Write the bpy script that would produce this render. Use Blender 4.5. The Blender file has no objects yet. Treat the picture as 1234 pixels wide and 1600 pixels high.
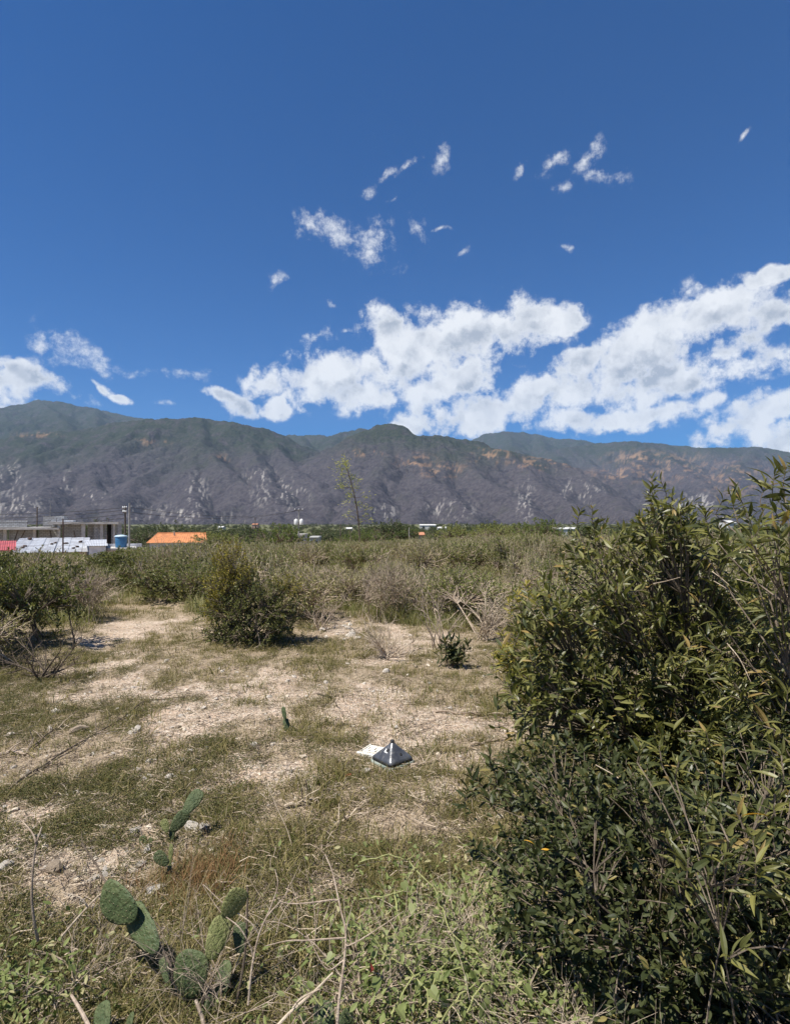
import bpy, math, random, time
import numpy as np
from math import radians as rad, pi, sin, cos
from mathutils import Vector, Matrix

# ------------------------------------------------------------------ camera, sky, sun, exposure
S = bpy.context.scene
COL = S.collection
F_PX, W0, H0 = 900.0, 1234.0, 1600.0          # focal length in pixels of the 1234x1600 photograph
EYE = 1.65
PITCH = math.atan(15.0 / F_PX)

cam_data = bpy.data.cameras.new('camera')
cam_data.sensor_fit = 'VERTICAL'
cam_data.sensor_height = 24.0
cam_data.lens = 24.0 * F_PX / H0
cam_data.clip_start = 0.05
cam_data.clip_end = 40000
cam = bpy.data.objects.new('camera', cam_data)
cam.location = (0, 0, EYE)
cam.rotation_euler = (pi / 2 + PITCH, 0, 0)
COL.objects.link(cam)
S.camera = cam

SUN_EL, SUN_AZ = 63.0, -123.0                   # azimuth from +Y, clockwise positive: high, on the left
sun_vec = Vector((sin(rad(SUN_AZ)) * cos(rad(SUN_EL)), cos(rad(SUN_AZ)) * cos(rad(SUN_EL)), sin(rad(SUN_EL))))
sl = bpy.data.lights.new('sun', 'SUN')
sl.energy = 5.0
sl.angle = rad(0.53)
sl.color = (1.0, 0.95, 0.87)
sun = bpy.data.objects.new('sun', sl)
sun.rotation_euler = sun_vec.to_track_quat('Z', 'Y').to_euler()
sun.location = (-20, 20, 60)
COL.objects.link(sun)

S.view_settings.view_transform = 'Standard'
S.view_settings.look = 'None'
S.view_settings.exposure = 0.74
S.view_settings.gamma = 1
S.view_settings.use_curve_mapping = False
S.cycles.max_bounces = 5
S.cycles.diffuse_bounces = 3
S.cycles.glossy_bounces = 2
S.cycles.transmission_bounces = 3
S.cycles.transparent_max_bounces = 4
S.cycles.volume_bounces = 0
S.cycles.use_denoising = True
S.cycles.caustics_reflective = False
S.cycles.caustics_refractive = False


class NT:
    """small node-tree helper"""
    def __init__(self, tree):
        self.t = tree; self.n = tree.nodes; self.l = tree.links

    def put(self, socket, v):
        if isinstance(v, bpy.types.NodeSocket):
            self.l.new(v, socket)
        elif v is not None:
            if socket.type == 'RGBA' and len(v) == 3:
                v = (*v, 1)
            socket.default_value = v

    def math(self, op, a, b=None, c=None, clamp=False):
        n = self.n.new('ShaderNodeMath'); n.operation = op; n.use_clamp = clamp
        for i, v in enumerate((a, b, c)):
            self.put(n.inputs[i], v)
        return n.outputs[0]

    def vmath(self, op, a, b=None, out=0, scale=None):
        n = self.n.new('ShaderNodeVectorMath'); n.operation = op
        self.put(n.inputs[0], a)
        if b is not None: self.put(n.inputs[1], b)
        if scale is not None: self.put(n.inputs['Scale'], scale)
        return n.outputs[out]

    def noise(self, vec, scale, detail=4, rough=0.55, out='Fac', dim='3D', dist=0.0):
        n = self.n.new('ShaderNodeTexNoise'); n.noise_dimensions = dim
        self.put(n.inputs['Vector'], vec)
        n.inputs['Scale'].default_value = scale; n.inputs['Detail'].default_value = detail
        n.inputs['Roughness'].default_value = rough; n.inputs['Distortion'].default_value = dist
        return n.outputs[out]

    def voro(self, vec, scale, feature='F1', out='Distance', rnd=1.0):
        n = self.n.new('ShaderNodeTexVoronoi'); n.feature = feature
        self.put(n.inputs['Vector'], vec)
        n.inputs['Scale'].default_value = scale; n.inputs['Randomness'].default_value = rnd
        return n.outputs[out]

    def remap(self, v, a, b, c=0.0, d=1.0, smooth=True):
        n = self.n.new('ShaderNodeMapRange')
        n.interpolation_type = 'SMOOTHSTEP' if smooth else 'LINEAR'
        self.put(n.inputs[0], v)
        for i, x in enumerate((a, b, c, d)): self.put(n.inputs[i + 1], x)
        return n.outputs[0]

    def mix(self, f, a, b, mode='MIX'):
        n = self.n.new('ShaderNodeMix'); n.data_type = 'RGBA'; n.blend_type = mode
        self.put(n.inputs[0], f); self.put(n.inputs[6], a); self.put(n.inputs[7], b)
        return n.outputs[2]

    def node(self, typ): return self.n.new(typ)


world = bpy.data.worlds.new('World')
S.world = world
world.use_nodes = True
wt = NT(world.node_tree)
wt.n.clear()


def px_dir(px, py):
    d = Vector(((px - W0 / 2) / F_PX, 1.0, 0)) + Vector((0, 0, 1)) * ((H0 / 2 - py) / F_PX)
    d.rotate(Matrix.Rotation(PITCH, 3, 'X'))
    return d.normalized()


def px_azel(px, py):
    d = px_dir(px, py)
    return math.atan2(d.x, d.y), math.asin(d.z)


def build_sky():
    tc = wt.node('ShaderNodeTexCoord').outputs['Generated']
    vec = wt.vmath('NORMALIZE', tc)
    sx = wt.node('ShaderNodeSeparateXYZ'); wt.put(sx.inputs[0], vec)
    az = wt.math('ARCTAN2', sx.outputs[0], sx.outputs[1])
    el = wt.math('ARCSINE', sx.outputs[2])
    cm = wt.node('ShaderNodeCombineXYZ'); wt.put(cm.inputs[0], az); wt.put(cm.inputs[1], el)
    warp = wt.noise(vec, 7.0, 3, 0.6, 'Color')
    warp = wt.vmath('SCALE', wt.vmath('SUBTRACT', warp, (0.5, 0.5, 0.5)), scale=0.09)
    uv = wt.vmath('ADD', cm.outputs[0], warp)

    def cover(ells):
        cur = None
        for cx, cy, rx, ry, rot in ells:
            a0, e0 = px_azel(cx, cy)
            a1, _ = px_azel(cx + 1, cy); _, e1 = px_azel(cx, cy - 1)
            m = wt.node('ShaderNodeMapping'); m.vector_type = 'TEXTURE'
            wt.put(m.inputs['Vector'], uv)
            m.inputs['Location'].default_value = (a0, e0, 0)
            m.inputs['Rotation'].default_value = (0, 0, rad(rot))
            m.inputs['Scale'].default_value = (abs(a1 - a0) * rx, abs(e1 - e0) * ry, 1)
            ln = wt.vmath('LENGTH', m.outputs[0], out=1)
            v = wt.math('SUBTRACT', 1.0, ln)
            cur = v if cur is None else wt.math('MAXIMUM', cur, v)
        return cur

    big = cover([(640, 545, 80, 70, 10), (600, 510, 34, 44, 20), (520, 592, 110, 38, 8), (745, 530, 130, 55, 5), (845, 500, 60, 36, 0),
                 (700, 605, 110, 38, 4), (570, 618, 70, 30, 4), (343, 624, 36, 11, -16), (382, 638, 46, 15, -10), (425, 632, 34, 18, 5), (415, 600, 42, 26, 12),
                 (1010, 545, 120, 55, 30), (1110, 505, 110, 45, 16), (1215, 492, 70, 46, 0), (890, 612, 110, 42, 10),
                 (1080, 590, 150, 36, 14), (1205, 560, 70, 40, 0), (750, 655, 90, 26, 8), (940, 655, 130, 24, 2),
                 (1180, 655, 100, 38, 24), (1240, 690, 100, 24, 0), (1206, 432, 48, 17, 14), (1330, 540, 130, 80, 5), (1140, 552, 100, 34, 20), (1030, 585, 120, 36, 16), (960, 590, 60, 30, 30), (850, 612, 95, 34, 18), (800, 645, 80, 24, 8), (915, 575, 60, 30, 35), (1060, 640, 90, 24, 10),
                 (50, 592, 95, 22, -10), (158, 598, 26, 10, -35), (180, 612, 22, 9, -12), (-60, 590, 120, 40, 0), (640, 662, 50, 18, 0)])
    wisp = cover([(540, 378, 95, 25, -15), (592, 385, 34, 36, 40), (475, 362, 40, 16, -25), (578, 300, 20, 15, 30), (608, 268, 22, 10, 35),
                  (634, 255, 22, 12, 40), (682, 235, 17, 30, -12), (658, 355, 13, 32, 8), (690, 352, 14, 6, 20), (862, 266, 42, 17, 22),
                  (915, 256, 34, 22, 30), (948, 282, 36, 11, -12), (875, 305, 17, 13, 10), (808, 265, 8, 16, 0), (425, 443, 22, 15, 10),
                  (495, 535, 36, 13, 18), (510, 480, 16, 8, 20), (650, 485, 14, 8, 30), (1160, 205, 14, 7, 45), (712, 395, 14, 8, 35),
                  (1070, 452, 36, 14, 25), (255, 625, 14, 7, 0), (205, 575, 20, 10, 10), (885, 378, 5, 9, 0), (285, 583, 54, 11, -4),
                  (130, 548, 58, 28, -25), (70, 535, 26, 30, 0), (60, 570, 60, 22, 20), (612, 320, 12, 7, 20), (445, 678, 14, 6, 0), (535, 517, 12, 6, 0)])
    # the same weather all the way round, outside the photograph's field
    band = wt.math('MULTIPLY', wt.remap(el, 0.02, 0.10), wt.remap(el, 0.36, 0.16))
    aside = wt.remap(wt.math('ABSOLUTE', az), 0.66, 0.85)
    low = wt.noise(vec, 2.6, 2, 0.5)
    rest = wt.math('SUBTRACT', wt.math('MULTIPLY', wt.math('MULTIPLY', band, aside), wt.remap(low, 0.42, 0.62, 0, 1.6)), 0.75)
    big = wt.math('MAXIMUM', big, rest)

    soft = wt.vmath('SCALE', wt.vmath('SUBTRACT', wt.noise(vec, 26.0, 4, 0.6, 'Color'), (0.5, 0.5, 0.5)), scale=0.055)
    vv = wt.vmath('ADD', vec, soft)
    lift = wt.vmath('ADD', vv, (-0.010, 0.0, 0.022))

    def puffs(v, fine):
        a = wt.math('MULTIPLY', wt.math('SUBTRACT', 0.5, wt.voro(v, 11.0)), 0.95)
        b = wt.math('MULTIPLY', wt.math('SUBTRACT', 0.5, wt.voro(v, 25.0)), 0.50)
        s = wt.math('ADD', a, b)
        if fine: s = wt.math('ADD', s, wt.math('MULTIPLY', wt.math('SUBTRACT', 0.5, wt.voro(v, 60.0)), 0.22))
        return s
    pf = puffs(vv, True); pl = puffs(lift, False)
    nb = wt.noise(vec, 30.0, 9, 0.68)
    nf = wt.noise(vec, 38.0, 8, 0.72)
    dens_b = wt.math('ADD', wt.math('MULTIPLY', big, 0.80), wt.math('ADD', wt.math('MULTIPLY', pf, 0.85), wt.math('ADD', wt.math('MULTIPLY', wt.math('SUBTRACT', nb, 0.49), 1.5), wt.math('MULTIPLY', wt.math('SUBTRACT', nf, 0.5), 0.9))))
    a_b = wt.math('MULTIPLY', wt.remap(dens_b, -0.10, 0.46), wt.remap(big, -0.45, -0.1))
    dens_w = wt.math('ADD', wt.math('MULTIPLY', wisp, 0.60), wt.math('MULTIPLY', wt.math('SUBTRACT', nf, 0.53), 2.6))
    a_w = wt.math('MULTIPLY', wt.remap(dens_w, -0.05, 0.85), wt.remap(wisp, -0.45, 0.2))
    # undersides: where more cloud lies between this bit and the light
    occl = wt.math('SUBTRACT', pl, pf)
    shade = wt.math('MULTIPLY', wt.remap(occl, -0.25, 0.40), wt.remap(dens_b, 0.1, 0.8))
    broad = wt.remap(wt.noise(vec, 6.0, 5, 0.55), 0.47, 0.70)
    shade = wt.math('ADD', wt.math('MULTIPLY', shade, 1.1), wt.math('MULTIPLY', broad, wt.math('MULTIPLY', wt.remap(dens_b, 0.2, 0.8), 0.75)), clamp=True)
    ccol = wt.mix(shade, (0.97, 0.98, 0.99), (0.46, 0.50, 0.57))
    alpha = wt.math('MAXIMUM', wt.math('MULTIPLY', a_b, 0.97), wt.math('MULTIPLY', a_w, 0.80))

    sky = wt.node('ShaderNodeTexSky')
    sky.sky_type = 'NISHITA'; sky.sun_disc = False
    sky.sun_elevation = rad(SUN_EL); sky.sun_rotation = rad(SUN_AZ)
    sky.altitude = 1200; sky.air_density = 1.0; sky.dust_density = 0.08; sky.ozone_density = 3.0
    tinted = wt.mix(1.0, sky.outputs[0], (0.09, 0.62, 1.18), 'MULTIPLY')
    b1 = wt.node('ShaderNodeBackground'); wt.put(b1.inputs[0], tinted); b1.inputs[1].default_value = 0.053
    b2 = wt.node('ShaderNodeBackground'); wt.put(b2.inputs[0], ccol); b2.inputs[1].default_value = 0.62
    mx = wt.node('ShaderNodeMixShader'); wt.put(mx.inputs[0], alpha)
    wt.l.new(b1.outputs[0], mx.inputs[1]); wt.l.new(b2.outputs[0], mx.inputs[2])
    out = wt.node('ShaderNodeOutputWorld'); wt.l.new(mx.outputs[0], out.inputs[0])


build_sky()
world.cycles.sampling_method = 'MANUAL'
world.cycles.sample_map_resolution = 512

# ------------------------------------------------------------------ helpers
RNG = np.random.default_rng(7)


def rng(seed): return np.random.default_rng(seed)


def _hash(ix, iy, iz, seed):
    n = (ix.astype(np.int64) * 374761393 + iy.astype(np.int64) * 668265263 + iz.astype(np.int64) * 2147483647 + seed * 974711)
    n = (n ^ (n >> 13)) * 1274126177
    n = n & 0x7fffffff
    n = (n ^ (n >> 16))
    return (n & 0xffff) / 65535.0


def vnoise(x, y, seed=0):
    x = np.asarray(x, float); y = np.asarray(y, float)
    ix = np.floor(x); iy = np.floor(y)
    fx = x - ix; fy = y - iy
    fx = fx * fx * fx * (fx * (fx * 6 - 15) + 10); fy = fy * fy * fy * (fy * (fy * 6 - 15) + 10)
    z = np.zeros_like(ix)
    a = _hash(ix, iy, z, seed); b = _hash(ix + 1, iy, z, seed); c = _hash(ix, iy + 1, z, seed); d = _hash(ix + 1, iy + 1, z, seed)
    return (a * (1 - fx) + b * fx) * (1 - fy) + (c * (1 - fx) + d * fx) * fy


def fbm(x, y, oct=4, seed=0, gain=0.5, ridged=False):
    s = 0; a = 1; t = 0
    for o in range(oct):
        n = vnoise(x * 2 ** o + 13.7 * o, y * 2 ** o - 7.3 * o, seed + o * 17)
        if ridged: n = 1 - np.abs(2 * n - 1)
        s = s + a * n; t += a; a *= gain
    return s / t


def sstep(a, b, x):
    t = np.clip((np.asarray(x, float) - a) / (b - a), 0, 1)
    return t * t * (3 - 2 * t)


def g(x, y):
    """height of the ground"""
    x = np.asarray(x, float); y = np.asarray(y, float)
    r = np.hypot(x, y)
    z = (fbm(x * 0.35, y * 0.35, 3, 5) - 0.5) * 0.16 * sstep(2.0, 6.0, r)
    near = 1 - sstep(10, 22, r)
    z = z + near * ((fbm(x * 1.7, y * 1.7, 3, 9) - 0.5) * 0.07 + (fbm(x * 9, y * 9, 2, 31) - 0.5) * 0.016)
    left = sstep(2, -14, x)
    z = z - sstep(18, 48, y) * 3.6 * left - sstep(38, 90, y) * 2.6 * (1 - left) - sstep(60, 260, y) * 6.0
    return z


def g1(x, y): return float(g(np.array([x]), np.array([y]))[0])


def ray(px, py, Y):
    """the point at depth Y along the line of sight of a photograph pixel"""
    d = px_dir(px, py)
    return Vector((0, 0, EYE)) + d * (Y / d.y)


_T = 0.5 * 1.006 ** np.arange(1200)


def ground_at(px, py):
    """the point of the ground seen at a photograph pixel"""
    d = np.array(px_dir(px, py)); o = np.array((0, 0, EYE))
    P = o + d * _T[:, None]
    hit = int(np.argmax(P[:, 2] <= g(P[:, 0], P[:, 1])))
    lo, hi = _T[max(hit - 1, 0)], _T[hit]
    P = o + d * np.linspace(lo, hi, 12)[:, None]
    k = int(np.argmax(P[:, 2] <= g(P[:, 0], P[:, 1])))
    return Vector((P[k, 0], P[k, 1], g1(P[k, 0], P[k, 1])))


def to_px(P):
    """photograph pixel of world points (N,3)"""
    P = np.asarray(P, float)
    c, s = cos(PITCH), sin(PITCH)
    y = P[:, 1]; z = P[:, 2] - EYE
    f = y * c + z * s; u = -y * s + z * c
    f = np.where(f > 0.05, f, 0.05)
    return W0 / 2 + F_PX * P[:, 0] / f, H0 / 2 - F_PX * u / f


def mesh_np(name, V, faces, mats=None, smooth=False, mat_idx=None):
    """faces: list of int arrays (n,3) or (n,4)"""
    me = bpy.data.meshes.new(name)
    V = np.asarray(V, np.float32)
    faces = [np.asarray(f, np.int32) for f in faces if len(f)]
    me.vertices.add(len(V)); me.vertices.foreach_set('co', V.ravel())
    loops = np.concatenate([f.ravel() for f in faces])
    tot = np.concatenate([np.full(len(f), f.shape[1], np.int32) for f in faces])
    start = np.concatenate([[0], np.cumsum(tot)[:-1]]).astype(np.int32)
    me.loops.add(len(loops)); me.loops.foreach_set('vertex_index', loops)
    me.polygons.add(len(tot)); me.polygons.foreach_set('loop_start', start); me.polygons.foreach_set('loop_total', tot)
    if mats is not None:
        for m in (mats if isinstance(mats, (list, tuple)) else [mats]): me.materials.append(m)
    if mat_idx is not None: me.polygons.foreach_set('material_index', np.asarray(mat_idx, np.int32))
    me.polygons.foreach_set('use_smooth', np.full(len(tot), smooth, bool))
    me.update(calc_edges=True)
    return me


class MB:
    """collects shapes for one mesh"""
    def __init__(self): self.V = []; self.Q = []; self.T = []; self.n = 0

    def add(self, V, Q=None, T=None):
        V = np.asarray(V, float).reshape(-1, 3)
        if Q is not None and len(Q): self.Q.append(np.asarray(Q) + self.n)
        if T is not None and len(T): self.T.append(np.asarray(T) + self.n)
        self.V.append(V); self.n += len(V)

    def box(self, c, size, rot=None):
        x, y, z = size[0] / 2, size[1] / 2, size[2] / 2
        V = np.array([(-x, -y, -z), (x, -y, -z), (x, y, -z), (-x, y, -z), (-x, -y, z), (x, -y, z), (x, y, z), (-x, y, z)])
        if rot is not None: V = V @ np.array(rot.to_3x3()).T
        self.add(V + np.array(c), [(0, 3, 2, 1), (4, 5, 6, 7), (0, 1, 5, 4), (1, 2, 6, 5), (2, 3, 7, 6), (3, 0, 4, 7)])
        return self

    def span(self, a, b):
        a = np.array(a, float); b = np.array(b, float)
        return self.box((a + b) / 2, np.abs(b - a))

    def tube(self, P, R, n=6, cap=True):
        P = np.asarray([tuple(p) for p in P], float); k = len(P)
        R = np.full(k, R) if np.isscalar(R) else np.asarray(R, float)
        T = np.gradient(P, axis=0); T /= np.linalg.norm(T, axis=1)[:, None] + 1e-12
        ref = np.array([0, 0, 1.0]) if abs(T[:, 2]).mean() < 0.8 else np.array([1.0, 0.2, 0])
        A = np.cross(T, ref); A /= np.linalg.norm(A, axis=1)[:, None] + 1e-12
        B = np.cross(T, A)
        th = np.arange(n) * 2 * pi / n
        V = P[:, None, :] + R[:, None, None] * (A[:, None, :] * np.cos(th)[None, :, None] + B[:, None, :] * np.sin(th)[None, :, None])
        V = V.reshape(-1, 3)
        i, j = np.meshgrid(np.arange(k - 1), np.arange(n), indexing='ij'); i = i.ravel(); j = j.ravel(); j2 = (j + 1) % n
        Q = np.stack([i * n + j, i * n + j2, (i + 1) * n + j2, (i + 1) * n + j], 1)
        T_ = []
        if cap:
            V = np.concatenate([V, P[[0, -1]]])
            for q in range(n):
                T_.append((k * n, (q + 1) % n, q)); T_.append((k * n + 1, (k - 1) * n + q, (k - 1) * n + (q + 1) % n))
        self.add(V, Q, T_)
        return self

    def lathe(self, prof, c=(0, 0, 0), n=20):
        """prof: (radius, z) pairs"""
        prof = np.asarray(prof, float); k = len(prof)
        th = np.arange(n) * 2 * pi / n
        V = np.stack([prof[:, :1] * np.cos(th), prof[:, :1] * np.sin(th), np.repeat(prof[:, 1:], n, 1)], 2).reshape(-1, 3) + np.array(c)
        i, j = np.meshgrid(np.arange(k - 1), np.arange(n), indexing='ij'); i = i.ravel(); j = j.ravel(); j2 = (j + 1) % n
        self.add(V, np.stack([i * n + j, i * n + j2, (i + 1) * n + j2, (i + 1) * n + j], 1))
        return self

    def mesh(self, name, mat, smooth=False):
        return mesh_np(name, np.concatenate(self.V), [np.concatenate(a) for a in (self.Q, self.T) if a], mat, smooth)

    def obj(self, name, mat, parent=None, smooth=False, loc=None):
        return link(name, self.mesh(name, mat, smooth), parent, loc)


def link(name, data, parent=None, loc=None):
    o = bpy.data.objects.new(name, data)
    COL.objects.link(o)
    if parent is not None: o.parent = parent
    if loc is not None: o.location = loc
    return o


def tag(o, label=None, cat=None, group=None, kind=None):
    if label: o['label'] = label
    if cat: o['category'] = cat
    if group: o['group'] = group
    if kind: o['kind'] = kind
    return o


def thing(name, label, cat, loc=(0, 0, 0), group=None, rz=0.0):
    o = bpy.data.objects.new(name, None)
    o.empty_display_size = 0.2
    COL.objects.link(o); o.location = loc; o.rotation_euler = (0, 0, rz)
    return tag(o, label, cat, group)


def copy_thing(root, loc, rz=0.0, sc=(1, 1, 1), label=None, group=None):
    r = root.copy(); COL.objects.link(r); r.location = loc; r.rotation_euler = (0, 0, rz); r.scale = sc
    if label: r['label'] = label
    if group: r['group'] = group
    for ch in root.children:
        c = ch.copy(); COL.objects.link(c); c.parent = r
        for gch in ch.children:
            d = gch.copy(); COL.objects.link(d); d.parent = c
    return r


# ------------------------------------------------------------------ materials
def material(name):
    m = bpy.data.materials.new(name); m.use_nodes = True
    t = NT(m.node_tree); t.n.clear()
    out = t.node('ShaderNodeOutputMaterial')
    return m, t, out


def bsdf(t, col, rough=0.8, bump=None, spec=0.3, metal=0.0, bump_d=0.01, bump_s=1.0):
    p = t.node('ShaderNodeBsdfPrincipled')
    t.put(p.inputs['Base Color'], col); t.put(p.inputs['Roughness'], rough)
    p.inputs['Specular IOR Level'].default_value = spec; t.put(p.inputs['Metallic'], metal)
    if bump is not None:
        b = t.node('ShaderNodeBump'); b.inputs['Strength'].default_value = bump_s; b.inputs['Distance'].default_value = bump_d
        t.put(b.inputs['Height'], bump); t.l.new(b.outputs[0], p.inputs['Normal'])
    return p


def simple(name, c1, c2=None, scale=8.0, rough=0.8, spec=0.3, metal=0.0, detail=5, bump_d=0.004, lo=0.35, hi=0.65):
    m, t, out = material(name)
    co = t.node('ShaderNodeTexCoord').outputs['Object']
    n = t.noise(co, scale, detail, 0.6)
    col = t.mix(t.remap(n, lo, hi), c1, c2 or tuple(c * 0.7 for c in c1))
    p = bsdf(t, col, rough, t.noise(co, scale * 4, 3), spec, metal, bump_d)
    t.l.new(p.outputs[0], out.inputs[0])
    return m


def leaf_mat(name, c1, c2, c3, rough=0.45, spec=0.4, trans=0.3, odd=0.06):
    """leaf: colour drifts from leaf to leaf between c1 and c2, a few turn to c3"""
    m, t, out = material(name)
    geo = t.node('ShaderNodeNewGeometry'); oi = t.node('ShaderNodeObjectInfo')
    r = t.math('FRACT', t.math('ADD', geo.outputs['Random Per Island'], oi.outputs['Random']))
    r2 = t.math('FRACT', t.math('MULTIPLY', r, 17.31))
    col = t.mix(r, c1, c2)
    co = t.node('ShaderNodeTexCoord').outputs['Object']
    col = t.mix(t.math('MULTIPLY', t.noise(co, 30, 2), 0.35), col, c1)
    col = t.mix(t.math('LESS_THAN', r2, odd), col, c3)
    p = bsdf(t, col, rough, None, spec)
    tr = t.node('ShaderNodeBsdfTranslucent'); t.put(tr.inputs[0], t.mix(0.5, col, t.mix(1.0, col, (1.3, 1.5, 0.5), 'MULTIPLY')))
    mx = t.node('ShaderNodeMixShader'); mx.inputs[0].default_value = trans
    t.l.new(p.outputs[0], mx.inputs[1]); t.l.new(tr.outputs[0], mx.inputs[2]); t.l.new(mx.outputs[0], out.inputs[0])
    return m


M = {}
M['leaf_long'] = leaf_mat('waxy_long_leaf', (0.040, 0.052, 0.015), (0.255, 0.240, 0.072), (0.28, 0.20, 0.07), 0.42, 0.42, 0.30, 0.035)
M['leaf_small'] = leaf_mat('small_dark_leaf', (0.028, 0.038, 0.013), (0.100, 0.110, 0.038), (0.24, 0.20, 0.07), 0.50, 0.32, 0.28, 0.04)
M['leaf_yellow'] = leaf_mat('dead_yellow_leaf', (0.60, 0.33, 0.04), (0.66, 0.38, 0.05), (0.6, 0.3, 0.05), 0.6, 0.2, 0.3, 0)
M['leaf_vine'] = leaf_mat('vine_leaf', (0.15, 0.185, 0.06), (0.27, 0.29, 0.12), (0.36, 0.34, 0.16), 0.5, 0.3, 0.35, 0.06)
M['leaf_bush'] = leaf_mat('olive_bush_leaf', (0.080, 0.092, 0.030), (0.20, 0.20, 0.065), (0.20, 0.17, 0.05), 0.5, 0.35, 0.28, 0.05)
M['leaf_gold'] = leaf_mat('golden_bush_leaf', (0.20, 0.175, 0.034), (0.34, 0.28, 0.055), (0.24, 0.18, 0.04), 0.5, 0.3, 0.3, 0.05)
M['leaf_green'] = leaf_mat('green_scrub_leaf', (0.135, 0.155, 0.046), (0.275, 0.280, 0.098), (0.24, 0.20, 0.10), 0.6, 0.25, 0.28, 0.08)
M['leaf_olive'] = leaf_mat('olive_scrub_leaf', (0.205, 0.190, 0.078), (0.36, 0.33, 0.155), (0.30, 0.25, 0.15), 0.65, 0.2, 0.25, 0.1)
M['leaf_dry'] = leaf_mat('dry_scrub_leaf', (0.25, 0.21, 0.14), (0.38, 0.32, 0.22), (0.14, 0.13, 0.06), 0.75, 0.15, 0.2, 0.25)
M['leaf_pale'] = leaf_mat('pale_weed_leaf', (0.22, 0.225, 0.095), (0.38, 0.36, 0.18), (0.36, 0.31, 0.19), 0.65, 0.2, 0.28, 0.15)
M['leaf_tree'] = leaf_mat('valley_tree_leaf', (0.060, 0.078, 0.032), (0.115, 0.130, 0.055), (0.10, 0.11, 0.04), 0.6, 0.2, 0.2, 0.1)
M['leaf_bright'] = leaf_mat('bright_tree_leaf', (0.085, 0.125, 0.030), (0.14, 0.17, 0.045), (0.17, 0.17, 0.05), 0.55, 0.25, 0.3, 0.1)
M['leaf_creep'] = leaf_mat('creeping_pale_leaf', (0.13, 0.165, 0.048), (0.26, 0.285, 0.105), (0.36, 0.33, 0.17), 0.55, 0.25, 0.3, 0.1)
M['tuft'] = leaf_mat('pale_tuft', (0.32, 0.32, 0.12), (0.48, 0.46, 0.22), (0.2, 0.24, 0.08), 0.6, 0.2, 0.35, 0.15)
M['grass_dry'] = leaf_mat('dry_grass_blade', (0.165, 0.140, 0.055), (0.31, 0.255, 0.115), (0.10, 0.105, 0.03), 0.7, 0.15, 0.3, 0.3)
M['grass_straw'] = leaf_mat('straw_grass_blade', (0.32, 0.26, 0.16), (0.46, 0.39, 0.25), (0.22, 0.17, 0.09), 0.7, 0.15, 0.3, 0.2)
M['grass_red'] = leaf_mat('russet_grass_blade', (0.22, 0.125, 0.06), (0.34, 0.20, 0.10), (0.20, 0.16, 0.07), 0.7, 0.15, 0.3, 0.2)
M['weed'] = leaf_mat('creeping_weed_leaf', (0.085, 0.092, 0.034), (0.185, 0.172, 0.070), (0.26, 0.21, 0.10), 0.6, 0.2, 0.25, 0.2)
M['twig_grey'] = simple('weathered_twig', (0.42, 0.34, 0.26), (0.25, 0.19, 0.14), 30, 0.85, 0.15)
M['twig_pale'] = simple('bleached_twig', (0.48, 0.40, 0.30), (0.32, 0.25, 0.18), 30, 0.85, 0.15)
M['twig_dark'] = simple('dark_twig', (0.085, 0.065, 0.05), (0.14, 0.11, 0.08), 25, 0.85, 0.15)
M['bark'] = simple('shrub_bark', (0.20, 0.16, 0.12), (0.10, 0.08, 0.06), 20, 0.9, 0.15)
M['vine_stem'] = simple('vine_stem', (0.30, 0.31, 0.12), (0.22, 0.22, 0.09), 20, 0.6, 0.3)
M['stone'] = simple('pale_stone', (0.72, 0.66, 0.57), (0.55, 0.48, 0.40), 14, 0.85, 0.2, bump_d=0.008)
M['stone_warm'] = simple('sandy_stone', (0.46, 0.37, 0.27), (0.33, 0.26, 0.19), 14, 0.9, 0.15, bump_d=0.008)
M['pebble'] = leaf_mat('pebble', (0.32, 0.26, 0.19), (0.56, 0.49, 0.39), (0.20, 0.16, 0.12), 0.85, 0.15, 0.0, 0.12)

# ------------------------------------------------------------------ ground
# bare, sandy patches of the clearing, given where they lie in the photograph and kept as places on the ground
BARE = [(700, 1150, 110, 55), (560, 1110, 130, 50), (420, 1085, 130, 45), (640, 1010, 110, 26), (540, 985, 50, 14), (210, 985, 80, 30), (460, 1215, 130, 45),
        (330, 1130, 120, 40), (170, 1040, 60, 16), (700, 1245, 60, 35), (240, 1480, 110, 80), (190, 1560, 120, 50), (110, 1345, 130, 32), (60, 1270, 70, 30), (230, 1290, 60, 40), (180, 1090, 110, 30)]
bare_xy = []
for cx, cy, rx, ry in BARE:
    a = ground_at(cx, cy); b = ground_at(cx + rx, cy); c = ground_at(cx, cy - ry); d = ground_at(cx, cy + ry)
    bare_xy.append((a.x, (c.y + d.y) / 2, b.x - a.x, (c.y - d.y) / 2))


def bareness(x, y):
    """1 on bare sand, 0 where plants cover it"""
    wx = (fbm(x * 1.6, y * 1.6, 3, 61) - 0.5) * 0.9; wy = (fbm(x * 1.6, y * 1.6, 3, 77) - 0.5) * 0.9
    v = np.full(np.shape(x), -9.0)
    for cx, cy, rx, ry in bare_xy:
        v = np.maximum(v, 1 - np.hypot((x + wx * rx - cx) / rx, (y + wy * ry - cy) / ry))
    v = np.maximum(v, -0.55) + (fbm(x * 3.0, y * 3.0, 5, 19, 0.65) - 0.5) * 2.8
    return sstep(-0.35, 0.85, v)


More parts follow.
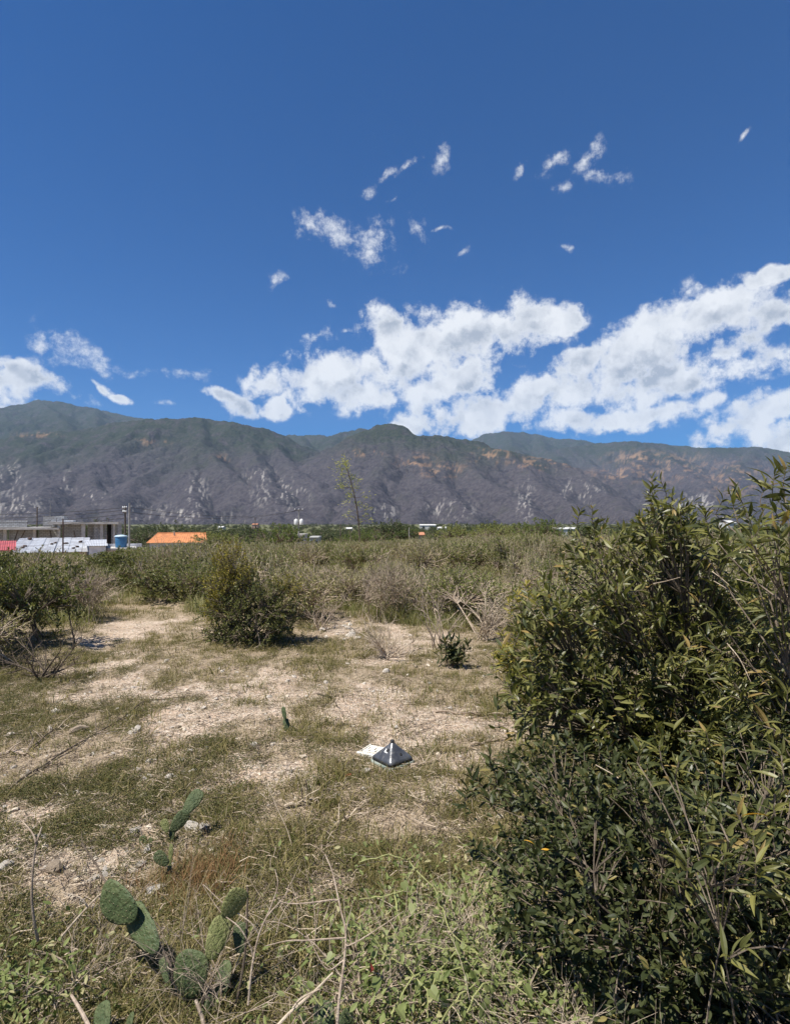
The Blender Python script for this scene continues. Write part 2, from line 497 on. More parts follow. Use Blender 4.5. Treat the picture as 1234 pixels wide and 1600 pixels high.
def build_ground():
    a = np.concatenate([np.linspace(-46, 46, 420), np.linspace(46, 314, 70)[1:-1]])
    a = np.radians(a)
    r = np.concatenate([0.5 * 1.0145 ** np.arange(222), 12.3 * 1.062 ** np.arange(116)])
    r = r[r < 12300]
    A, R = np.meshgrid(a, r, indexing='xy')
    X = np.sin(A) * R; Y = np.cos(A) * R
    Z = g(X, Y)
    na, nr = len(a), len(r)
    V = np.stack([X, Y, Z], 2).reshape(-1, 3)
    V = np.concatenate([V, [(0, 0, g1(0, 0))]])
    i, j = np.meshgrid(np.arange(nr - 1), np.arange(na), indexing='ij'); i = i.ravel(); j = j.ravel(); j2 = (j + 1) % na
    Q = np.stack([i * na + j, (i + 1) * na + j, (i + 1) * na + j2, i * na + j2], 1)
    T = np.stack([np.full(na, nr * na), np.arange(na), (np.arange(na) + 1) % na], 1)
    m, t, out = material('sandy_ground')
    co = t.node('ShaderNodeTexCoord').outputs['Object']
    at = t.node('ShaderNodeAttribute'); at.attribute_name = 'bare'
    n1 = t.noise(co, 2.2, 6, 0.62); n2 = t.noise(co, 14, 6, 0.7); n3 = t.noise(co, 60, 4, 0.65)
    sand = t.mix(t.remap(n1, 0.35, 0.65), (0.50, 0.375, 0.275), (0.60, 0.48, 0.37))
    sand = t.mix(t.remap(n2, 0.42, 0.72), sand, (0.36, 0.27, 0.185))
    peb = t.voro(co, 55, out='Color'); ps = t.node('ShaderNodeSeparateColor'); t.put(ps.inputs[0], peb)
    sand = t.mix(t.math('MULTIPLY', t.math('GREATER_THAN', ps.outputs[0], 0.72), 0.5), sand, (0.62, 0.55, 0.45))
    sand = t.mix(t.math('MULTIPLY', t.math('LESS_THAN', ps.outputs[0], 0.16), 0.55), sand, (0.22, 0.17, 0.12))
    litter = t.mix(t.remap(n2, 0.35, 0.65), (0.27, 0.205, 0.135), (0.42, 0.335, 0.235))
    litter = t.mix(t.remap(n3, 0.55, 0.8), litter, (0.17, 0.135, 0.085))
    col = t.mix(t.remap(t.math('ADD', at.outputs['Fac'], t.math('MULTIPLY', t.math('SUBTRACT', n2, 0.5), 1.2)), 0.2, 0.75), litter, sand)
    far = t.node('ShaderNodeAttribute'); far.attribute_name = 'far'
    field = t.mix(t.noise(co, 0.02, 5), (0.07, 0.085, 0.035), (0.16, 0.15, 0.08))
    col = t.mix(far.outputs['Fac'], col, field)
    h = t.math('ADD', t.math('MULTIPLY', n2, 0.5), t.math('ADD', t.math('MULTIPLY', n3, 0.3), t.math('MULTIPLY', t.voro(co, 55), 0.25)))
    p = bsdf(t, col, 0.92, h, 0.12, 0, 0.06)
    t.l.new(p.outputs[0], out.inputs[0])
    me = mesh_np('ground', V, [Q, T], m, True)
    b = np.append(bareness(X.ravel(), Y.ravel()), 0.2); b[np.append(R.ravel(), 0) > 14] = 0.35
    for nm, v in (('bare', b), ('far', sstep(60, 140, np.append(R.ravel(), 0)))):
        me.attributes.new(nm, 'FLOAT', 'POINT').data.foreach_set('value', v.astype(np.float32))
    tag(link('ground', me), 'dry sandy ground of the clearing running out to the valley', kind='structure')


build_ground()


# ------------------------------------------------------------------ mountains
def build_mountains():
    def P(px, py, Y):
        if Y > 4400: Y = 4400 + (Y - 4400) * 1.75      # the ranges behind stand well back
        p = ray(px, py, Y); return np.array((p.x, p.y, p.z))
    crests = [
        ([(-260, 690), (-120, 662), (-40, 644), (0, 637), (30, 631), (60, 625), (95, 628), (130, 636), (150, 639), (190, 648), (235, 657), (300, 676), (380, 700)], 6200),
        ([(-300, 700), (-160, 690), (-60, 688), (40, 682), (100, 676), (180, 664), (240, 656), (280, 654), (310, 653), (345, 659), (370, 662), (410, 671), (440, 681), (462, 704), (482, 724), (500, 744)], 4300),
        ([(400, 690), (450, 681), (490, 680), (520, 681), (545, 676), (566, 670), (578, 673), (600, 678), (640, 690)], 5600),
        ([(500, 752), (520, 727), (545, 703), (575, 678), (598, 665), (612, 662), (630, 670), (655, 681), (700, 683), (740, 690), (780, 702), (830, 714), (880, 726), (930, 738), (1000, 754), (1080, 775), (1180, 800)], 3700),
        ([(690, 700), (735, 689), (760, 678), (790, 675), (815, 676), (840, 680), (870, 685), (900, 687), (915, 689), (930, 693), (960, 700)], 6900),
        ([(880, 700), (930, 694), (960, 691), (985, 690), (1010, 691), (1050, 697), (1100, 701), (1140, 701), (1180, 699), (1210, 703), (1234, 709), (1300, 724), (1400, 735), (1550, 730)], 5700),
    ]
    segs = []
    r = rng(3)
    for pts, Y in crests:
        for k in range(len(pts) - 1):
            ya = Y * (1 + 0.03 * sin(k * 1.7)); yb = Y * (1 + 0.03 * sin((k + 1) * 1.7))
            segs.append((P(*pts[k], ya), P(*pts[k + 1], yb), 0.66, 1))
    spurs = [
        [(300, 653, 4300), (284, 706, 3600), (205, 757, 2950), (127, 803, 2250)], [(310, 653, 4300), (318, 700, 3500), (355, 740, 3000), (430, 780, 2500), (490, 812, 2100)],
        [(305, 653, 4300), (300, 720, 3300), (300, 770, 2700), (312, 806, 2200)], [(410, 671, 4300), (447, 719, 3600), (480, 745, 3100), (515, 790, 2400)],
        [(240, 656, 4300), (180, 700, 3600), (100, 750, 2950), (20, 805, 2200)], [(100, 676, 4300), (40, 715, 3600), (-30, 765, 2900), (-90, 810, 2200)],
        [(370, 662, 4300), (400, 715, 3500), (428, 765, 2800), (440, 812, 2100)], [(180, 664, 4300), (150, 715, 3500), (150, 765, 2800), (200, 808, 2200)],
        [(500, 744, 4200), (505, 780, 3200), (500, 812, 2300)], [(40, 682, 4300), (60, 730, 3400), (75, 775, 2700), (60, 808, 2200)],
        [(612, 662, 3700), (640, 710, 3200), (690, 760, 2650), (740, 808, 2100)], [(612, 662, 3700), (600, 715, 3150), (575, 765, 2600), (560, 812, 2050)],
        [(545, 703, 3700), (520, 760, 2900), (500, 812, 2200)], [(700, 683, 3700), (740, 730, 3100), (800, 780, 2500), (850, 812, 2100)],
        [(780, 702, 3700), (830, 745, 3100), (890, 790, 2450), (930, 813, 2100)], [(880, 726, 3700), (940, 765, 3000), (1000, 810, 2200)],
        [(700, 683, 3700), (690, 730, 3100), (660, 775, 2600), (640, 810, 2100)], [(1000, 754, 3700), (1040, 785, 2900), (1080, 812, 2200)],
        [(60, 625, 6200), (90, 645, 5500), (110, 668, 4900)], [(150, 639, 6200), (150, 660, 5300)], [(0, 637, 6200), (10, 660, 5300)],
        [(520, 681, 5600), (515, 700, 4900), (508, 725, 4300)], [(566, 670, 5600), (545, 695, 4800)], [(470, 681, 5600), (485, 706, 4800)],
        [(790, 675, 6900), (800, 695, 6000), (815, 715, 5000)], [(900, 687, 6900), (905, 710, 5900), (930, 735, 4900)], [(840, 680, 6900), (850, 700, 6000), (870, 720, 5200)],
        [(1010, 691, 5700), (1000, 712, 5000), (985, 740, 4200), (970, 765, 3600)], [(1010, 691, 5700), (1050, 720, 4900), (1085, 755, 4000), (1120, 800, 2800)],
        [(1180, 699, 5700), (1150, 725, 4900), (1130, 755, 4100)], [(1234, 709, 5700), (1230, 745, 4700), (1240, 795, 3000)], [(1400, 735, 5700), (1380, 780, 3600)],
    ]
    main = []
    for sp in spurs:
        for k in range(len(sp) - 1):
            s = (P(*sp[k]), P(*sp[k + 1]), 0.96, 2)
            segs.append(s); main.append(s)
    # side ribs running down off crests and spurs
    def ribs(src, step, slope, side, lmin, lmax, lev):
        out = []
        for A, B, s, lv in src:
            d = B - A; L = np.hypot(d[0], d[1]); n = max(1, int(L / step))
            for k in range(n):
                t = (k + r.random()) / n; o = A + d * t
                hz = o[2] + 12
                if hz < 70: continue
                u = d[:2] / (L + 1e-6); nrm = np.array((-u[1], u[0]))
                for sg in (-1, 1):
                    dirv = nrm * sg + u * r.uniform(0.1, 0.9) * np.sign(-d[2] + 1e-9)
                    if dirv[1] > 0.6 * np.hypot(*dirv): continue
                    dirv /= np.hypot(*dirv)
                    ln = min(hz / slope * r.uniform(0.5, 1.0), r.uniform(lmin, lmax))
                    e = o + np.array((dirv[0] * ln, dirv[1] * ln, -slope * r.uniform(0.85, 1.15) * ln))
                    out.append((o, e, side, lev))
        return out
    rib2 = ribs([s for s in segs], 260, 0.46, 1.04, 300, 900, 3)
    rib3 = ribs(rib2, 240, 0.58, 1.12, 110, 340, 4)
    allseg = segs + rib2 + rib3
    a = np.radians(np.linspace(-52, 52, 880)); d = 1500 * (12000 / 1500) ** np.linspace(0, 1, 330)
    A, D = np.meshgrid(a, d, indexing='xy')
    X = np.tan(A) * D; Y = D * np.ones_like(X)
    wx = (fbm(X / 300, Y / 300, 4, 101) - 0.5) * 120; wy = (fbm(X / 300, Y / 300, 4, 202) - 0.5) * 120
    wx += (fbm(X / 70, Y / 70, 3, 111) - 0.5) * 40; wy += (fbm(X / 70, Y / 70, 3, 222) - 0.5) * 40
    keep = sstep(0, 1, 1.0)
    Xw, Yw = (X + wx).astype(np.float32), (Y + wy).astype(np.float32)
    H = np.full(X.shape, -60.0, np.float32)
    for p, q, s, lv in allseg:
        dx, dy = q[0] - p[0], q[1] - p[1]; L2 = dx * dx + dy * dy + 1e-6
        reach = (max(p[2], q[2]) + 70) / s
        y0, y1 = min(p[1], q[1]) - reach - 120, max(p[1], q[1]) + reach + 120
        i0, i1 = np.searchsorted(d, y0), np.searchsorted(d, y1)
        if i1 <= i0: continue
        xs, ys = Xw[i0:i1], Yw[i0:i1]
        x0, x1 = min(p[0], q[0]) - reach - 120, max(p[0], q[0]) + reach + 120
        ta = np.tan(a)
        j0 = np.searchsorted(ta, min(x0 / d[i0], x0 / d[i1 - 1])); j1 = np.searchsorted(ta, max(x1 / d[i0], x1 / d[i1 - 1]))
        if j1 <= j0: continue
        xs, ys = xs[:, j0:j1], ys[:, j0:j1]
        t = np.clip(((xs - p[0]) * dx + (ys - p[1]) * dy) / L2, 0, 1)
        dist = np.hypot(xs - p[0] - t * dx, ys - p[1] - t * dy)
        rr = {1: 60, 2: 50, 3: 22, 4: 12}[lv]
        h = p[2] + t * (q[2] - p[2]) - s * (np.sqrt(dist * dist + rr * rr) - rr)
        np.maximum(H[i0:i1, j0:j1], h, out=H[i0:i1, j0:j1])
    rel = np.clip((H + 20) / 250, 0, 1)
    H = H + rel * ((fbm(X / 190, Y / 260, 4, 303, 0.5, True) - 0.6) * 36 + (fbm(X / 40, Y / 60, 3, 404, 0.6, True) - 0.5) * 14)
    fan = sstep(1500, 2300, D) * 26 - 60
    H = np.maximum(H, fan)
    na, nd = len(a), len(d)
    V = np.stack([X, Y, H], 2).reshape(-1, 3)
    i, j = np.meshgrid(np.arange(nd - 1), np.arange(na - 1), indexing='ij'); i = i.ravel(); j = j.ravel()
    Q = np.stack([i * na + j, i * na + j + 1, (i + 1) * na + j + 1, (i + 1) * na + j], 1)
    # where the rock lies bare
    px, py = to_px(V); y_ = V[:, 1]
    def blob(lst):
        v = np.zeros(len(px))
        for cx, cy, rx, ry, dm, dM in lst:
            v = np.maximum(v, np.clip(1.25 - np.hypot((px - cx) / rx, (py - cy) / ry), 0, 1) * ((y_ > dm) & (y_ < dM)))
        return v
    ang = px / 1.0 + (fbm(px / 22, py / 22, 3, 5) - 0.5) * 30
    lean = (py - 760) * 0.45
    streak = np.maximum(fbm((ang + lean) / 4.6, py / 30, 4, 41, 0.6, True), fbm((ang - lean) / 4.6, py / 30, 4, 43, 0.6, True))
    fine = fbm(px / 3.0, py / 6.0, 3, 71)
    sc = blob([(308, 772, 22, 34, 0, 2e4), (275, 803, 60, 14, 0, 2e4), (18, 745, 24, 30, 0, 2e4), (30, 790, 50, 20, 0, 2e4), (105, 757, 14, 22, 0, 2e4), (150, 776, 22, 12, 0, 2e4), (215, 800, 22, 16, 0, 2e4), (405, 745, 30, 14, 0, 2e4),
               (440, 772, 46, 28, 0, 2e4), (820, 782, 16, 36, 0, 2e4), (600, 800, 22, 14, 0, 2e4), (700, 796, 44, 16, 0, 2e4), (905, 768, 40, 20, 0, 2e4), (1090, 785, 34, 18, 0, 2e4), (345, 810, 60, 8, 0, 2e4)])
    scar = sc * sstep(0.79, 0.89, streak + (fine - 0.5) * 0.5) * 0.75
    tn = blob([(570, 708, 40, 6, 0, 4420), (650, 722, 34, 14, 0, 4420), (690, 735, 40, 14, 0, 4420), (770, 712, 40, 14, 0, 4420), (840, 724, 60, 12, 0, 4420), (1040, 730, 90, 24, 3500, 2e4), (1150, 745, 60, 30, 3500, 2e4), (1000, 715, 60, 12, 3500, 2e4), (970, 740, 50, 14, 3500, 2e4),
               (240, 690, 30, 6, 0, 2e4), (350, 716, 20, 6, 0, 2e4), (60, 680, 40, 5, 0, 2e4)])
    tan_ = 0.8 * tn * sstep(0.52, 0.68, fbm(px / 9, py / 3.5, 4, 51, 0.6) + (fine - 0.5) * 0.25)
    hi = sstep(0.0, 1.0, (V[:, 2] - 300 - np.maximum(y_ - 4400, -600) * 0.10) / 320 + (fbm(X.ravel() / 400, Y.ravel() / 400, 4, 88) - 0.5) * 1.1)
    m, t, out = material('dry_mountain_slope')
    co = t.node('ShaderNodeTexCoord').outputs['Object']
    def attr(nm):
        q = t.node('ShaderNodeAttribute'); q.attribute_name = nm; return q.outputs['Fac']
    n1 = t.noise(co, 0.006, 6, 0.6); n2 = t.noise(co, 0.05, 5, 0.7); n3 = t.noise(co, 0.012, 5, 0.65)
    base = t.mix(t.remap(n1, 0.3, 0.7), (0.034, 0.030, 0.038), (0.056, 0.049, 0.055))
    base = t.mix(t.remap(n2, 0.35, 0.68), base, (0.090, 0.080, 0.084))
    green = t.mix(t.remap(n2, 0.35, 0.65), (0.020, 0.029, 0.020), (0.046, 0.054, 0.034))
    col = t.mix(t.math('MULTIPLY', attr('green'), t.remap(n3, 0.25, 0.6)), base, green)
    col = t.mix(t.math('MULTIPLY', t.remap(n3, 0.54, 0.66), 0.4), col, (0.05, 0.05, 0.042))
    col = t.mix(t.math('MULTIPLY', attr('tan'), 0.85), col, (0.33, 0.21, 0.125))
    col = t.mix(t.math('MULTIPLY', attr('scar'), t.remap(n2, 0.25, 0.6, 0.3, 0.95)), col, (0.47, 0.44, 0.40))
    p = bsdf(t, col, 0.95, n2, 0.05, 0, 14.0)
    t.l.new(p.outputs[0], out.inputs[0])
    me = mesh_np('mountains', V, [Q], m, True)
    for nm, v in (('scar', scar), ('tan', tan_), ('green', hi)):
        me.attributes.new(nm, 'FLOAT', 'POINT').data.foreach_set('value', v.astype(np.float32))
    tag(link('mountains', me), 'dry purple grey mountain wall across the valley with pale landslide scars', kind='structure')


build_mountains()


def build_haze():
    m = bpy.data.materials.new('haze'); m.use_nodes = True
    t = NT(m.node_tree); t.n.clear()
    out = t.node('ShaderNodeOutputMaterial')
    v = t.node('ShaderNodeVolumePrincipled')
    v.inputs['Color'].default_value = (0.46, 0.69, 1.0, 1); v.inputs['Density'].default_value = 3.5e-5
    v.inputs['Anisotropy'].default_value = 0.0
    t.l.new(v.outputs[0], out.inputs['Volume'])
    b = MB(); b.span((-16500, -12500, -80), (16500, 12500, 2400))
    o = b.obj('haze', m)
    tag(o, 'thin pale air between the clearing and the far mountains', kind='stuff')


build_haze()

# ------------------------------------------------------------------ plants: shared building blocks
def leaf_template(n=6, width=0.2, fold=0.25, droop=0.22, shape=0.85):
    """a leaf of length 1 along +Y with a raised fold either side of its midrib"""
    t = np.linspace(0, 1, n + 1)
    w = np.sin(pi * np.clip(t, 0, 1) ** shape) * width / 2
    w[0] = 0.012; w[-1] = 0.004
    mid = np.stack([0 * t, t, -droop * t * t], 1)
    L = mid + np.stack([-w, 0 * t, fold * w], 1); R = mid + np.stack([w, 0 * t, fold * w], 1)
    V = np.concatenate([mid, L, R]); k = n + 1
    i = np.arange(n)
    Q = np.concatenate([np.stack([i, i + 1, k + i + 1, k + i], 1), np.stack([i, 2 * k + i, 2 * k + i + 1, i + 1], 1)])
    return V, Q


def leaf_lite(width=0.35, fold=0.3):
    V = np.array([(0, 0, 0), (-width / 2, 0.45, width * fold), (0, 1, -0.08), (width / 2, 0.45, width * fold)])
    return V, np.array([(0, 3, 2), (0, 2, 1)])


LONG = leaf_template(6, 0.28, 0.30, 0.20)
LONG2 = leaf_template(6, 0.19, 0.45, 0.36)
OVAL = leaf_template(5, 0.42, 0.25, 0.12)
LITE = leaf_lite(0.34)
LITE_WIDE = leaf_lite(0.55)


def heart_template():
    pr = [(0, 0), (0.18, -0.10), (0.36, 0.0), (0.42, 0.22), (0.34, 0.5), (0.16, 0.8), (0, 1.0)]
    mid = np.array([(0, y if k else 0.0, -0.1 * y * y) for k, (x, y) in enumerate(pr)])
    mid[1] = (0, 0.05, 0); mid[2] = (0, 0.12, 0)
    R = np.array([(x, y, 0.25 * x - 0.1 * y * y) for x, y in pr]); L = R * np.array([-1, 1, 1])
    V = np.concatenate([mid, L, R]); k = 7; i = np.arange(6)
    Q = np.concatenate([np.stack([i, i + 1, k + i + 1, k + i], 1), np.stack([i, 2 * k + i, 2 * k + i + 1, i + 1], 1)])
    return V, Q


HEART = heart_template()


def unit(v): return v / (np.linalg.norm(v, axis=-1, keepdims=True) + 1e-9)


def leaf_frames(d, r, up=0.8):
    """rotation matrices (N,3,3) whose columns are side, direction, normal"""
    d = unit(d)
    ref = np.array([0, 0, 1.0]) * up + r.normal(0, 0.45, d.shape)
    s = unit(np.cross(d, ref)); n = np.cross(s, d)
    return np.stack([s, d, n], 2)


def leaves_mesh(tmpl, pos, frames, size):
    V, Q = tmpl
    out = np.einsum('nij,kj->nki', frames, V) * size[:, None, None] + pos[:, None, :]
    k = len(V)
    F = (Q[None] + (np.arange(len(pos)) * k)[:, None, None]).reshape(-1, Q.shape[1])
    return out.reshape(-1, 3), F


def sample_env(ells, n, r, shell=0.55):
    """points in the outer part of a union of ellipsoids, with outward directions"""
    w = np.array([e[6] if len(e) > 6 else (e[3] * e[4] * e[5]) ** 0.75 for e in ells]); w = w / w.sum()
    k = r.choice(len(ells), n, p=w)
    E = np.array([e[:6] for e in ells])[k]
    u = unit(r.normal(0, 1, (n, 3))); rad_ = shell + (1 - shell) * r.random(n) ** 0.6
    p = E[:, :3] + u * E[:, 3:6] * rad_[:, None]
    return p, unit(u / E[:, 3:6])


def curve3(a, b, r, sag, k=5, wob=0.05):
    t = np.linspace(0, 1, k)[:, None]
    L = np.linalg.norm(b - a)
    c = (a + b) / 2 + np.array((0, 0, sag * L)) + r.normal(0, wob * L, 3)
    return (1 - t) ** 2 * a + 2 * t * (1 - t) * c + t * t * b


def plant(r, ells, n_tips, per_tip, leaf_len, tmpl, twig=0.2, spread=0.9, droop=0.0, up=0.35, base=(0, 0, 0), base_r=0.08, limbs=7, stem_r=0.02,
          shell=0.5, extra=None, zmin=0.03, sides=5, tip_r=0.0025, side=0.5, base_lift=0.0, clump=0.0):
    """leaf positions/frames/sizes and the stems under them"""
    tips, outd = sample_env(ells, n_tips, r, shell)
    ok = tips[:, 2] > zmin
    if clump: ok &= vnoise(tips[:, 0] * 5.5 + tips[:, 2] * 3.7, tips[:, 1] * 5.5 - tips[:, 2] * 4.3, 17) > clump      # sprays with hollows between
    tips, outd = tips[ok], outd[ok]
    if extra is not None and len(extra):
        ex = np.asarray(extra, float); tips = np.concatenate([tips, ex])
        outd = np.concatenate([outd, unit(np.array([(0, 0, 1.0)] * len(ex)) + r.normal(0, 0.25, (len(ex), 3)))])
    n = len(tips)
    base = np.array(base, float)
    ctr = tips.mean(0)
    tdir = unit(outd * side + np.array((0, 0, up)) + r.normal(0, 0.28, (n, 3)))
    # limbs: rough clusters
    seeds = tips[r.choice(n, min(limbs, n), replace=False)]
    for _ in range(4):
        lab = np.argmin(((tips[:, None] - seeds[None]) ** 2).sum(2), 1)
        seeds = np.array([tips[lab == k].mean(0) if (lab == k).any() else seeds[k] for k in range(len(seeds))])
    mb = MB()
    hubs = []
    for k in range(len(seeds)):
        b = base + np.array((*r.normal(0, base_r, 2), base_lift)); stem_k = stem_r * r.uniform(0.55, 1.0)
        hub = b + (seeds[k] - b) * 0.78
        P = curve3(b, hub, r, 0.10, 6, 0.05); hubs.append(P)
        mb.tube(P, np.linspace(stem_k, stem_k * 0.5, 6), sides, False)
    for i in range(n):
        P0 = hubs[lab[i]]; o = P0[r.integers(4, 6)]
        e = tips[i]; P = curve3(o, e - tdir[i] * twig * 0.5, r, 0.06, 4, 0.07)
        P = np.concatenate([P, [e]])
        mb.tube(P, np.linspace(stem_r * 0.36, tip_r, 5), max(3, sides - 1), False)
    # leaves spiral up each twig and make a rosette at its tip
    N = n * per_tip
    ti = np.repeat(np.arange(n), per_tip); q = np.tile(np.arange(per_tip), n) / max(1, per_tip - 1)
    q = np.clip(q + r.normal(0, 0.06, N), 0, 1) ** 0.75
    ax = tdir[ti]
    s1 = unit(np.cross(ax, np.array((0.31, 0.17, 0.93)))); s2 = np.cross(ax, s1)
    ph = np.tile(np.arange(per_tip), n) * 2.4 + np.repeat(r.random(n) * 6.28, per_tip) + r.normal(0, 0.3, N)
    lat = s1 * np.cos(ph)[:, None] + s2 * np.sin(ph)[:, None]
    pos = tips[ti] - ax * ((1 - q) * twig)[:, None]
    d = lat * (spread * (1.15 - 0.55 * q))[:, None] + ax * (0.25 + 0.65 * q)[:, None] + np.array((0, 0, -droop)) * (1 - q)[:, None] + r.normal(0, 0.12, (N, 3))
    size = leaf_len * (0.42 + 0.72 * r.random(N)) * (0.75 + 0.35 * np.sin(pi * np.clip(q * 0.8 + 0.15, 0, 1)))
    return pos, leaf_frames(d, r), size, mb


def pts_through(*pp):
    """a smooth line through points given as (px, py, depth)"""
    P = np.array([tuple(ray(*p)) if len(p) == 3 else tuple(p[0]) for p in pp])
    if len(P) < 3: return P
    out = []
    Q = np.concatenate([[2 * P[0] - P[1]], P, [2 * P[-1] - P[-2]]])
    for i in range(1, len(Q) - 2):
        for t in np.linspace(0, 1, 5)[:-1]:
            a, b, c, d = Q[i - 1], Q[i], Q[i + 1], Q[i + 2]
            out.append(0.5 * ((2 * b) + (c - a) * t + (2 * a - 5 * b + 4 * c - d) * t * t + (3 * b - a - 3 * c + d) * t ** 3))
    out.append(P[-1])
    return np.array(out)


# ------------------------------------------------------------------ buildings and poles on the left
def block_wall_mat():
    m, t, out = material('grey_block_wall')
    co = t.node('ShaderNodeTexCoord').outputs['Object']
    mp = t.node('ShaderNodeMapping'); t.put(mp.inputs['Vector'], co); mp.inputs['Rotation'].default_value = (pi / 2, 0, 0)
    br = t.node('ShaderNodeTexBrick'); t.l.new(mp.outputs[0], br.inputs['Vector'])
    br.inputs['Scale'].default_value = 1.0; br.inputs['Brick Width'].default_value = 0.4; br.inputs['Row Height'].default_value = 0.2
    br.inputs['Mortar Size'].default_value = 0.018
    br.inputs['Color1'].default_value = (0.34, 0.345, 0.35, 1); br.inputs['Color2'].default_value = (0.47, 0.475, 0.475, 1); br.inputs['Mortar'].default_value = (0.17, 0.16, 0.15, 1)
    n = t.noise(co, 1.2, 5, 0.65)
    col = t.mix(t.remap(n, 0.4, 0.7, 0, 0.5), br.outputs['Color'], (0.27, 0.25, 0.23))
    p = bsdf(t, col, 0.95, br.outputs['Fac'], 0.1, 0, 0.02)
    t.l.new(p.outputs[0], out.inputs[0]); return m


M['block'] = block_wall_mat()
M['concrete'] = simple('raw_concrete', (0.50, 0.48, 0.45), (0.36, 0.345, 0.325), 1.6, 0.9, 0.15)
M['plaster'] = simple('white_plaster', (0.70, 0.71, 0.73), (0.54, 0.55, 0.57), 1.5, 0.9, 0.15)
M['plaster_warm'] = simple('warm_plaster', (0.55, 0.47, 0.40), (0.44, 0.36, 0.30), 1.5, 0.9, 0.15)
M['zinc'] = simple('zinc_sheet', (0.62, 0.64, 0.67), (0.44, 0.44, 0.45), 0.9, 0.45, 0.5, 0.25)
M['red_sheet'] = simple('red_roof_sheet', (0.40, 0.085, 0.08), (0.29, 0.07, 0.065), 1.2, 0.5, 0.4)
M['orange_tile'] = simple('orange_roof_tile', (0.56, 0.235, 0.10), (0.40, 0.165, 0.075), 1.2, 0.75, 0.2)
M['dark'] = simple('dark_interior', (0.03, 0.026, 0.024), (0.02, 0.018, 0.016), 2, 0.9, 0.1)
M['rust'] = simple('rusty_steel', (0.10, 0.06, 0.045), (0.05, 0.035, 0.03), 6, 0.8, 0.3)
M['pole_grey'] = simple('grey_steel_pole', (0.30, 0.29, 0.27), (0.20, 0.19, 0.18), 4, 0.6, 0.4)
M['pole_wood'] = simple('dark_timber_pole', (0.075, 0.06, 0.05), (0.12, 0.095, 0.075), 5, 0.9, 0.15)
M['tank_blue'] = simple('blue_plastic', (0.035, 0.14, 0.29), (0.05, 0.18, 0.34), 2, 0.5, 0.4)
M['tank_lid'] = simple('pale_blue_plastic', (0.45, 0.56, 0.64), (0.38, 0.50, 0.58), 2, 0.5, 0.4)
M['wire'] = simple('black_cable', (0.03, 0.03, 0.03), (0.02, 0.02, 0.02), 2, 0.6, 0.3)
M['insulator'] = simple('white_enamel', (0.75, 0.75, 0.73), (0.62, 0.62, 0.60), 3, 0.4, 0.5)


def corrugated(mb, a, b, c, d, n=8, amp=0.018, th=0.004):
    """ribbed sheet spanning corners a b (eave) and d c (ridge)"""
    a, b, c, d = [np.array(v, float) for v in (a, b, c, d)]
    k = n * 4 + 1
    nrm = unit(np.cross(b - a, d - a))
    u = np.linspace(0, 1, k); wv = np.cos(u * n * 2 * pi) * amp
    E = a + (b - a) * u[:, None] + nrm * wv[:, None]; Rr = d + (c - d) * u[:, None] + nrm * wv[:, None]
    V = np.concatenate([E, Rr, E - nrm * th, Rr - nrm * th]); i = np.arange(k - 1)
    Q = np.concatenate([np.stack([i, i + 1, k + i + 1, k + i], 1), np.stack([2 * k + i, 3 * k + i, 3 * k + i + 1, 2 * k + i + 1], 1),
                        np.stack([i, 2 * k + i, 2 * k + i + 1, i + 1], 1), np.stack([k + i, k + i + 1, 3 * k + i + 1, 3 * k + i], 1)])
    mb.add(V, Q)


class Plot:
    """a building's own frame: its front runs along local x, the anchor is its front right corner, turned to face the clearing"""
    def __init__(self, px, Y, turn, zb):
        self.xa, self.Y, self.th, self.zb = (px - 617) * Y / F_PX, Y, rad(turn), zb
        self.q = lambda p_: (p_ - 617) / F_PX

    def X(self, px):
        q = self.q(px)
        return (q * self.Y - self.xa) / (cos(self.th) - q * sin(self.th))

    def Z(self, py, px):
        return EYE + (815 - py) / F_PX * (self.Y + self.X(px) * sin(self.th)) - self.zb

    def root(self, name, label, cat):
        return thing(name, label, cat, (self.xa, self.Y, self.zb), None, self.th)


